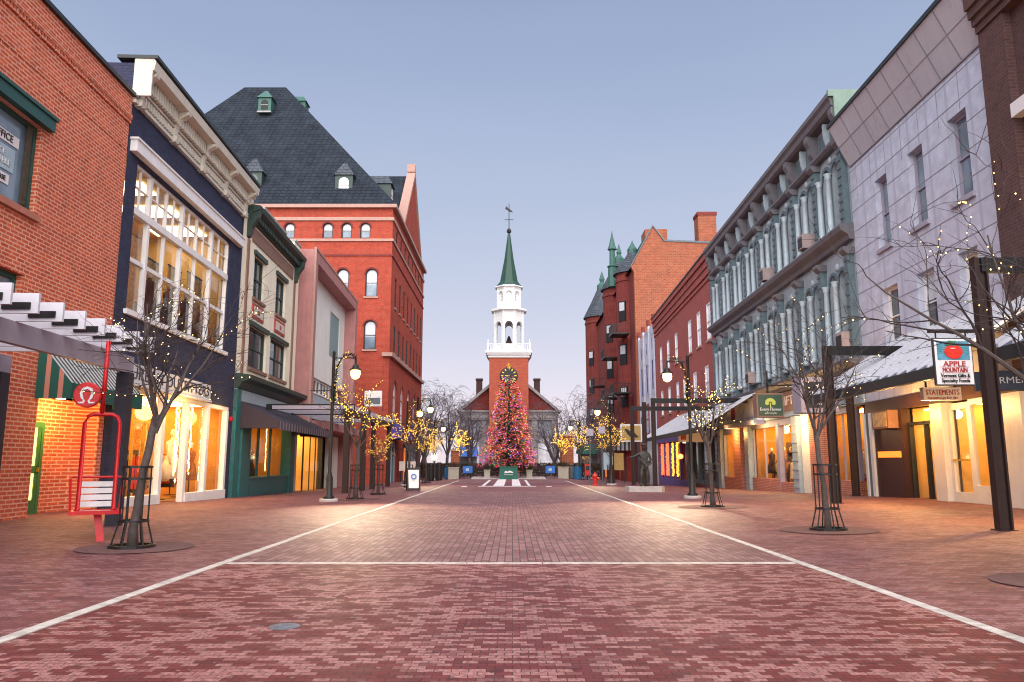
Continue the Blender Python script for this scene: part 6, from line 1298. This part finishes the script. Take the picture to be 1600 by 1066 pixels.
lamps = [(-5.98, 25.2, 0, 1, 1900, 'left street lamp standing before the white panelled shop'), (6.2, 26.5, 180, 1, 1900, 'right street lamp standing before the purple shop front'), (-6.2, 45, 0, 1, 800, 'street lamp at the corner of the big red block'), (5.75, 44.5, 180, 1, 800, 'street lamp before the maroon turreted block'),
         (-6.5, 64, 0, 1, 70, 'farthest left street lamp above the dark bins'), (5.6, 63.5, 180, 1, 70, 'farthest right street lamp near the blue recycling bin'), (-7.2, 58, 10, 1.3, 70, 'tallest of the lamps, beside the blue bin at the street end')]
for i, (x, y, rz, sc, pw, lab) in enumerate(lamps):
    z = G(x, y)
    l = L0 if i == 0 else copy_tree(L0); g = G0 if i == 0 else copy_tree(G0)
    for o in (l, g): o.matrix_world = Matrix.Translation((x, y, z)) @ Matrix.Rotation(R(rz), 4, 'Z') @ Matrix.Scale(sc, 4)
    l['label'] = lab; g['label'] = 'lit evergreen garland on the ' + lab.replace('standing ', '').replace('maroon ', '').replace(' at the street end', '')
    a = R(rz); lx, ly = x + .74 * sc * math.cos(a), y + .74 * sc * math.sin(a)
    lt = spot('lamp_light', (lx, ly, z + 3.95 * sc), pw, (1, .76, .48), 66); aim(lt, (lx * .66, ly - 5.0, 0))

# ------------------------------------------------------------------ RED CHAIRLIFT SEAT
ang = math.atan2(.5, .87)
CL = thing('chairlift_seat', 'old red chairlift seat with white slats and a round emblem on its pole', 'chairlift seat', Matrix.Translation((-6.62, 12.3, G(-6.62, 12.3))) @ Matrix.Rotation(ang, 4, 'Z'))
b = MB(); w = .25
b.tube([(-w, -.02, .46), (-w, 0, .5), (-w, .03, 1.86), (-w + .04, .035, 1.96), (-w + .12, .04, 2.0), (w - .12, .04, 2.0), (w - .04, .035, 1.96), (w, .03, 1.86), (w, 0, .5), (w, -.02, .46)], .032, 8); b.build('hanger_frame', 'red_enamel', CL, True)
b = MB(); b.tube([(-.02, .04, 2.0), (-.01, .04, 3.2)], .036, 8); b.build('pole', 'red_enamel', CL, True)
b = MB(); b.box(-w - .12, w + .12, -.22, -.16, .42, .48); b.box(-w - .12, w + .12, .22, .28, .42, .48); b.box(-w - .12, -w - .05, -.16, .22, .42, .48); b.box(w + .05, w + .12, -.16, .22, .42, .48); b.build('seat_frame', 'red_enamel', CL)
b = MB(); b.tube([(-w - .10, .25, .47), (-w - .13, .36, .96), (-w - .09, .37, .99), (w + .09, .37, .99), (w + .13, .36, .96), (w + .10, .25, .47)], .022, 6); b.build('back_frame', 'red_enamel', CL)
for k in range(4): q = MB(); z = .52 + k * .105; y = .27 + .024 * k; q.hexa([(-w - .03, y, z), (w + .03, y, z), (w + .03, y + .02, z), (-w - .03, y + .02, z)], [(-w - .03, y + .018, z + .085), (w + .03, y + .018, z + .085), (w + .03, y + .038, z + .085), (-w - .03, y + .038, z + .085)]); q.build('back_slat', 'slat_board', CL)
for k in range(4): q = MB(); y = -.15 + k * .095; q.box(-w + .002, w - .002, y, y + .075, .445, .465); q.build('seat_slat', 'slat_board', CL)
b = MB(); b.hexa([(.05, -.12, -.02), (.16, -.12, -.02), (.16, -.04, -.02), (.05, -.04, -.02)], [(-.02, -.02, .42), (.09, -.02, .42), (.09, .06, .42), (-.02, .06, .42)]); b.build('leg', 'red_enamel', CL)
DT = Matrix.Translation((-.25, .0, 2.30)) @ Matrix.Rotation(-ang * .6, 4, 'Z') @ Matrix.Rotation(R(90), 4, 'X')
b = MB(DT); b.lathe([(.205, -.025), (.205, .015), (.19, .025)], n=32); ds = b.build('sign_disc', 'red_enamel', CL)
def omega():
    pts = [(-.115, -.125), (-.045, -.125), (-.035, -.095), (-.065, -.05), (-.085, .02), (-.06, .09), (0, .115), (.06, .09), (.085, .02), (.065, -.05), (.035, -.095), (.045, -.125), (.115, -.125)]
    return pts
q = MB(DT); om = omega(); n = len(om)
for k in range(n - 1):
    p, r_ = Vector((*om[k], 0)), Vector((*om[k + 1], 0)); d = (r_ - p).normalized(); s = Vector((-d.y, d.x, 0)) * (.018 if 3 <= k <= 8 else .012); p, r_ = p - d * .008, r_ + d * .008; up = Vector((0, 0, .008 + .0004 * k)); o_ = Vector((0, 0, .0255))
    q.hexa([p - s + o_, r_ - s + o_, r_ + s + o_, p + s + o_], [p - s + o_ + up, r_ - s + o_ + up, r_ + s + o_ + up, p + s + o_ + up])
q.build('emblem', 'letter_pale', ds)

# ------------------------------------------------------------------ STATUE, HYDRANT AND SMALL THINGS
def figure(name, mat, joints, edges, root, parent):
    me = bpy.data.meshes.new(name); me.from_pydata([j[0] for j in joints], [], []); me.clear_geometry(); me.from_pydata([j[0] for j in joints], edges, [])
    o = bpy.data.objects.new(name, me); link(o); o.modifiers.new('skin', 'SKIN'); o.modifiers.new('sub', 'SUBSURF').levels = 2; o.modifiers['sub'].render_levels = 2
    if not me.skin_vertices:
        bpy.context.view_layer.objects.active = o; bm_ = bmesh.new(); bm_.from_mesh(me); bm_.verts.layers.skin.verify(); bm_.to_mesh(me); bm_.free()
    for v, j in zip(me.skin_vertices[0].data, joints): v.radius = (j[1], j[2] if len(j) > 2 else j[1]); v.use_root = False
    me.skin_vertices[0].data[root].use_root = True
    bpy.context.view_layer.update(); m2 = bpy.data.meshes.new_from_object(o.evaluated_get(bpy.context.evaluated_depsgraph_get())); bpy.data.objects.remove(o)
    m2.name = name; m2.materials.clear(); m2.materials.append(M[mat]); m2.polygons.foreach_set('use_smooth', [True] * len(m2.polygons)); n = bpy.data.objects.new(name, m2); link(n, parent); return n
ST = thing('statue', 'dark bronze standing figure with an outstretched arm on a pale stone slab', 'statue', Matrix.Translation((5.75, 33.4, G(5.75, 33.4))))
b = MB(); b.prism([(-.75, -.5), (.65, -.55), (.85, -.1), (.7, .5), (-.6, .55), (-.85, .1)], -.15, .22, 'z'); b.build('plinth', 'concrete', ST)
J = [((0, 0, 1.12), .17, .13), ((0, -.02, 1.35), .15, .11), ((0, -.03, 1.58), .19, .12), ((0, -.02, 1.72), .07), ((0, -.04, 1.80), .06), ((0, -.06, 1.92), .105, .12), ((0, -.05, 2.03), .07),
     ((.1, 0, .98), .13, .12), ((.13, -.03, .68), .12), ((.14, .02, .34), .09), ((.14, -.06, .24), .08, .06), ((-.1, 0, .98), .13, .12), ((-.14, -.08, .68), .12), ((-.15, .0, .34), .09), ((-.16, -.1, .24), .08, .06),
     ((.2, -.03, 1.62), .075), ((.3, -.06, 1.36), .06), ((.16, -.28, 1.28), .045), ((-.2, -.03, 1.62), .075), ((-.42, -.12, 1.5), .06), ((-.68, -.2, 1.46), .042)]
E_ = [(0, 1), (1, 2), (2, 3), (3, 4), (4, 5), (5, 6), (0, 7), (7, 8), (8, 9), (9, 10), (0, 11), (11, 12), (12, 13), (13, 14), (2, 15), (15, 16), (16, 17), (2, 18), (18, 19), (19, 20)]
fg = figure('figure', 'bronze_statue', J, E_, 0, ST)
for hx, hy, hz, dx in ((.16, -.28, 1.28, -1), (-.68, -.2, 1.46, -1)):
    for f in range(5):
        q = MB(); a = (f - 2) * .03; q.tube([(hx, hy + a * .6, hz), (hx + dx * .07, hy - .02 + a, hz - .01), (hx + dx * (.12 - abs(f - 2) * .012), hy - .05 + a * 1.1, hz - .03)], [.02, .013, .008], 6); q.build('finger', 'bronze_statue', fg, True)
b = MB(); b.lathe([(.03, 1.98), (.125, 1.97), (.115, 2.03), (.06, 2.08), (.01, 2.09)], (0, -.05, 0), 12); b.build('hair', 'bronze_statue', fg, True)
b = MB(); b.hexa([(.05, -.36, 1.05), (.3, -.3, 1.2), (.28, -.22, 1.28), (.03, -.28, 1.12)], [(-.3, -.34, 1.42), (-.26, -.3, 1.46), (-.27, -.27, 1.48), (-.31, -.3, 1.44)]); b.build('instrument', 'bronze_statue', ST)
HY = thing('fire_hydrant', 'small red fire hydrant at the kerb', 'fire hydrant', Matrix.Translation((4.55, 42.2, G(4.55, 42.2))))
b = MB(); b.lathe([(.15, -.05), (.15, .06), (.10, .08), (.10, .44), (.14, .46), (.14, .52), (.11, .6), (.04, .66), (.03, .72)], n=14); b.build('barrel', 'hydrant_red', HY)
for s in (-1, 1): q = MB(Matrix.Translation((s * .09, 0, .38)) @ Matrix.Rotation(R(90 * s), 4, 'Y')); q.lathe([(.055, 0), (.055, .09), (.075, .09), (.075, .12)], n=10); q.build('nozzle', 'hydrant_red', HY)
SB = thing('sandwich_board', 'folding sandwich board with a white poster at the left kerb', 'sandwich board', Matrix.Translation((-4.45, 34.7, 0)) @ Matrix.Rotation(R(12), 4, 'Z'))
for s in (-1, 1): q = MB(); q.hexa([(-.3, s * .3 - .02, .0), (.3, s * .3 - .02, .0), (.3, s * .3 + .02, .0), (-.3, s * .3 + .02, .0)], [(-.3, s * .03 - .02, 1.0), (.3, s * .03 - .02, 1.0), (.3, s * .03 + .02, 1.0), (-.3, s * .03 + .02, 1.0)]); q.build('board', 'rust_steel', SB)
q = MB(); q.face([(-.22, -.30, .10), (.22, -.30, .10), (.24, -.09, .9), (-.24, -.09, .9)]); q.build('poster', 'sign_white', SB, fix=False)
TT = Matrix.Translation((0, -.20, .6)) @ Matrix.Rotation(R(-14.5), 4, 'X') @ Matrix.Rotation(R(90), 4, 'X'); q = MB(TT)
for k in range(12): a, c = R(30 * k), R(30 * k + 30); q.face([(.13 * math.cos(a), .13 * math.sin(a), .035), (.13 * math.cos(c), .13 * math.sin(c), .035), (.08 * math.cos(c), .08 * math.sin(c), .035), (.08 * math.cos(a), .08 * math.sin(a), .035)])
q.build('emblem', 'blue_sign', SB, fix=False)
def litter_bin(label, x, y, m, h=1.05, r=.3):
    t = thing('litter_bin', label, 'litter bin', Matrix.Translation((x, y, G(x, y)))); b = MB(); b.lathe([(r * .85, -.05), (r, .05), (r, h * .82), (r * 1.06, h * .83), (r * 1.06, h * .88)], n=16); b.build('drum', m, t)
    b = MB(); b.lathe([(r * .9, h * .881), (r * .85, h * .96), (r * .4, h), (.02, h)], n=16); b.build('lid', 'black_metal', t); q = MB()
    for k in range(16): a = math.pi * 2 * k / 16; q.box(r * 1.0 * math.cos(a) - .012, r * 1.0 * math.cos(a) + .012, r * math.sin(a) - .012, r * math.sin(a) + .012, .05, h * .8)
    q.build('slats', m, t); return t
litter_bin('slatted dark litter bin under the bright star lamp', -6.15, 58.2, 'black_metal', 1.35, .26); litter_bin('slatted dark litter bin just right of the star lamp', -5.55, 58.4, 'black_metal', 1.35, .26); litter_bin('blue litter bin beside the stone planter, left side of the street end', -5.05, 60.5, 'blue_bin', 1.1, .25); litter_bin('grey litter bin next to the blue recycling bin', 4.7, 60.8, 'bin_grey', 1.15, .25); litter_bin('blue recycling bin on the right of the street end', 5.15, 60.2, 'blue_bin', 1.15, .28)
sl_ = thing('star_lamp', 'bright star shaped lamp above the dark litter bins', 'lamp', Matrix.Translation((-5.85, 57.6, G(-5.85, 57.6)))); b = MB(); b.tube([(0, 0, -.05), (0, 0, 1.6)], .03, 6); b.build('pole', 'black_metal', sl_)
q = MB(); q.prism([((.30 if k % 2 == 0 else .07) * math.cos(R(22.5 * k)), 1.75 + (.30 if k % 2 == 0 else .07) * math.sin(R(22.5 * k))) for k in range(16)], -.03, .03, 'y'); q.build('star', 'star_glow', sl_)
def planter(label, x, y, w=.75, h=.85, seed=1):
    t = thing('planter', label, 'planter', Matrix.Translation((x, y, G(x, y)))); bars(t, IDENT, [(-w / 2, w / 2, -w / 2, w / 2, -.1, h), (-w / 2 - .04, w / 2 + .04, -w / 2 - .04, w / 2 + .04, h, h + .07)], 'planter_stone', 'box'); rnd = random.Random(seed); b = MB()
    for k in range(260): c = Vector((rnd.gauss(0, w * .22), rnd.gauss(0, w * .22), h + .05)); d = Vector((rnd.gauss(0, .5), rnd.gauss(0, .5), rnd.uniform(.3, 1.2))) * .42; s = d.cross(Vector((rnd.random(), rnd.random(), .1))).normalized() * .03; b.face([c - s, c + s, c + d])
    b.build('plants', 'shrub_brown', t, fix=False); return t
planter('square stone planter with dry plants left of the christmas tree', -4.55, 60.2, .8, .85, 1); planter('square stone planter with dry plants right of the christmas tree', 4.0, 60.2, .8, .85, 2); planter('small grey planter near the left of the tree box', -1.85, 57.4, .42, .62, 3); planter('small grey planter near the right of the tree box', 1.3, 57.4, .42, .62, 4)
for x, lab in ((-3.35, 'bright blue board on short legs left of the christmas tree'), (2.9, 'bright blue board on short legs right of the christmas tree')):
    t = thing('notice_board', lab, 'notice board', Matrix.Translation((x, 58.0, 0))); bars(t, IDENT, [(-.36, .36, 0, .06, .42, .95)], 'blue_sign', 'board'); bars(t, IDENT, [(-.14, .1, -.008, 0, .58, .78)], 'pale_blue_panel', 'emblem'); bars(t, IDENT, [(-.3, -.25, .01, .05, -.02, .42)], 'black_metal', 'leg'); bars(t, IDENT, [(.25, .3, .01, .05, -.02, .42)], 'black_metal', 'leg')
tag(bars(None, IDENT, [(-3.0, 2.5, 56.6, 61, -.05, .10)], 'concrete', 'stage'), 'low pale concrete platform under the christmas tree', 'platform')
for x0, x1, lab in ((-3.6, -.9, 'dark low bench left of the green tree box'), (.4, 2.9, 'dark low bench right of the green tree box')):
    t = thing('bench', lab, 'bench', Matrix.Translation(((x0 + x1) / 2, 61.6, 0))); h_ = (x1 - x0) / 2; bars(t, IDENT, [(-h_, h_, -.2, .2, .42, .48)], 'black_metal', 'seat'); bars(t, IDENT, [(-h_, h_, .2, .24, .55, .95)], 'rust_steel', 'backrest')
    for s in (-1, 1): bars(t, IDENT, [(s * h_ * .8 - .04, s * h_ * .8 + .04, -.18, .18, -.02, .42)], 'black_metal', 'leg')
for x, w, h, lab in ((-5.0, .8, 2.3, 'square brick pier behind the golden small tree'), (4.85, 1.15, 3.6, 'tall broad brick pier right of the christmas tree')):
    t = thing('brick_pier', lab, 'pier', Matrix.Translation((x, 68, -.1))); bars(t, IDENT, [(-w / 2, w / 2, -w / 2, w / 2, -.3, h)], 'brick_tan', 'shaft'); bars(t, IDENT, [(-w / 2 - .08, w / 2 + .08, -w / 2 - .08, w / 2 + .08, h, h + .18)], 'stone_band', 'cap')
def hedge(label, x0, x1, y, h, seed):
    t = thing('hedge', label, 'hedge', Matrix.Translation(((x0 + x1) / 2, y, -.2))); rnd = random.Random(seed); b = MB(); w = (x1 - x0) / 2
    for k in range(int(900 * w)): c = Vector((rnd.uniform(-w, w), rnd.gauss(0, .35), h * rnd.random() ** .7)); d = Vector((rnd.gauss(0, 1), rnd.gauss(0, 1), rnd.gauss(.3, 1))).normalized() * .24; s = d.cross(Vector((rnd.random(), rnd.random(), .3))).normalized() * .05; b.face([c - s, c + s, c + d])
    b.build('leaves', 'shrub_brown', t, fix=False)
hedge('low brown hedge before the left half of the church', -8.5, -1.2, 70, 1.3, 1); hedge('low brown hedge before the right half of the church', .8, 8.2, 70, 1.3, 2)
def kiosk(label, x, y, w, h, wallm, roofm):
    t = thing('kiosk', label, 'kiosk', Matrix.Translation((x, y, G(x, y) - .1))); b = MB(); wall(b, -w / 2, w / 2, 0, h, [(-w * .38, w * .38, 1.0, h - .3)], .2); b.T = IDENT; b.box(-w / 2, w / 2, .21, 2, 0, h); b.build('wall', wallm, t)
    b = MB(); b.hexa([(-w / 2 - .2, -1.1, h - .1), (w / 2 + .2, -1.1, h - .1), (w / 2 + .2, 2.1, h), (-w / 2 - .2, 2.1, h)], [(-w / 2, -.1, h + .9), (w / 2, -.1, h + .9), (w / 2, 2, h + .9), (-w / 2, 2, h + .9)]); b.build('roof', roofm, t); pane(t, IDENT, -w * .38, w * .38, 1.0, h - .3, .2, 'pane_sky')
kiosk('small pale kiosk with a blue roof behind the golden small tree', -4.9, 79, 2.4, 2.1, 'blue_grey_house', 'blue_sign'); kiosk('small pale kiosk with a dark green roof near the turreted block', 7.4, 73, 1.9, 2.5, 'blue_grey_house', 'awning_green')
for x, y, z0, z1, w, m, lab in ((7.15, 57, .9, 2.15, .7, 'pale_blue_panel', 'pale blue poster stand left of the yellow poster'), (7.95, 57, .9, 2.15, .7, 'sign_tan', 'yellow poster stand behind the hydrant')):
    t = thing('poster_stand', lab, 'poster stand', Matrix.Translation((x, y, G(x, y)))); bars(t, IDENT, [(-w / 2, w / 2, 0, .06, z0, z1)], m, 'poster'); bars(t, IDENT, [(-w / 2 - .05, -w / 2, 0, .06, -.05, z1 + .06)], 'black_metal', 'leg'); bars(t, IDENT, [(w / 2, w / 2 + .05, 0, .06, -.05, z1 + .06)], 'black_metal', 'leg')
t = thing('newspaper_box', 'red newspaper box beside the blue recycling bin', 'newspaper box', Matrix.Translation((5.9, 60.2, G(5.9, 60)))); bars(t, IDENT, [(-.2, .2, -.2, .2, .35, 1.25)], 'hydrant_red', 'case'); bars(t, IDENT, [(-.14, .14, -.21, -.2, .75, 1.1)], 'pane_dark', 'door'); bars(t, IDENT, [(-.05, .05, -.05, .05, -.05, .35)], 'black_metal', 'leg')
for x, y, h, lab in ((4.45, 43.6, 3.2, 'slim grey sign post beside the hydrant'), (5.25, 44.6, 3.4, 'slim dark sign post right of the hydrant')):
    t = thing('sign_post', lab, 'sign post', Matrix.Translation((x, y, G(x, y)))); b = MB(); b.tube([(0, 0, -.05), (0, 0, h)], .035, 8); b.build('pole', 'lead_grey', t); bars(t, IDENT, [(-.2, .2, -.05, -.036, h - .45, h - .05)], 'lilac_grey', 'plate')
t = thing('hanging_sign', 'white sign with dark leafy picture above the brown pergola', 'sign', Matrix.Translation((-6.7, 36.5, 3.9))); bars(t, IDENT, [(-.42, .42, 0, .08, 0, .75)], 'sign_white', 'board'); bars(t, IDENT, [(-.35, .35, -.01, 0, .1, .4)], 'lead_grey', 'picture'); bars(t, IDENT, [(-.5, -.46, .02, .06, -.25, 0), (.46, .5, .02, .06, -.25, 0)], 'black_metal', 'hanger')
t = thing('sign_board', 'small white board on two legs by the park edge', 'sign', Matrix.Translation((-9.0, 66, -.5))); bars(t, IDENT, [(-.7, .7, 0, .06, 1.0, 1.8)], 'sign_cream', 'board'); bars(t, IDENT, [(-.6, -.52, 0, .06, -.1, 1.0)], 'black_metal', 'leg'); bars(t, IDENT, [(.52, .6, 0, .06, -.1, 1.0)], 'black_metal', 'leg')
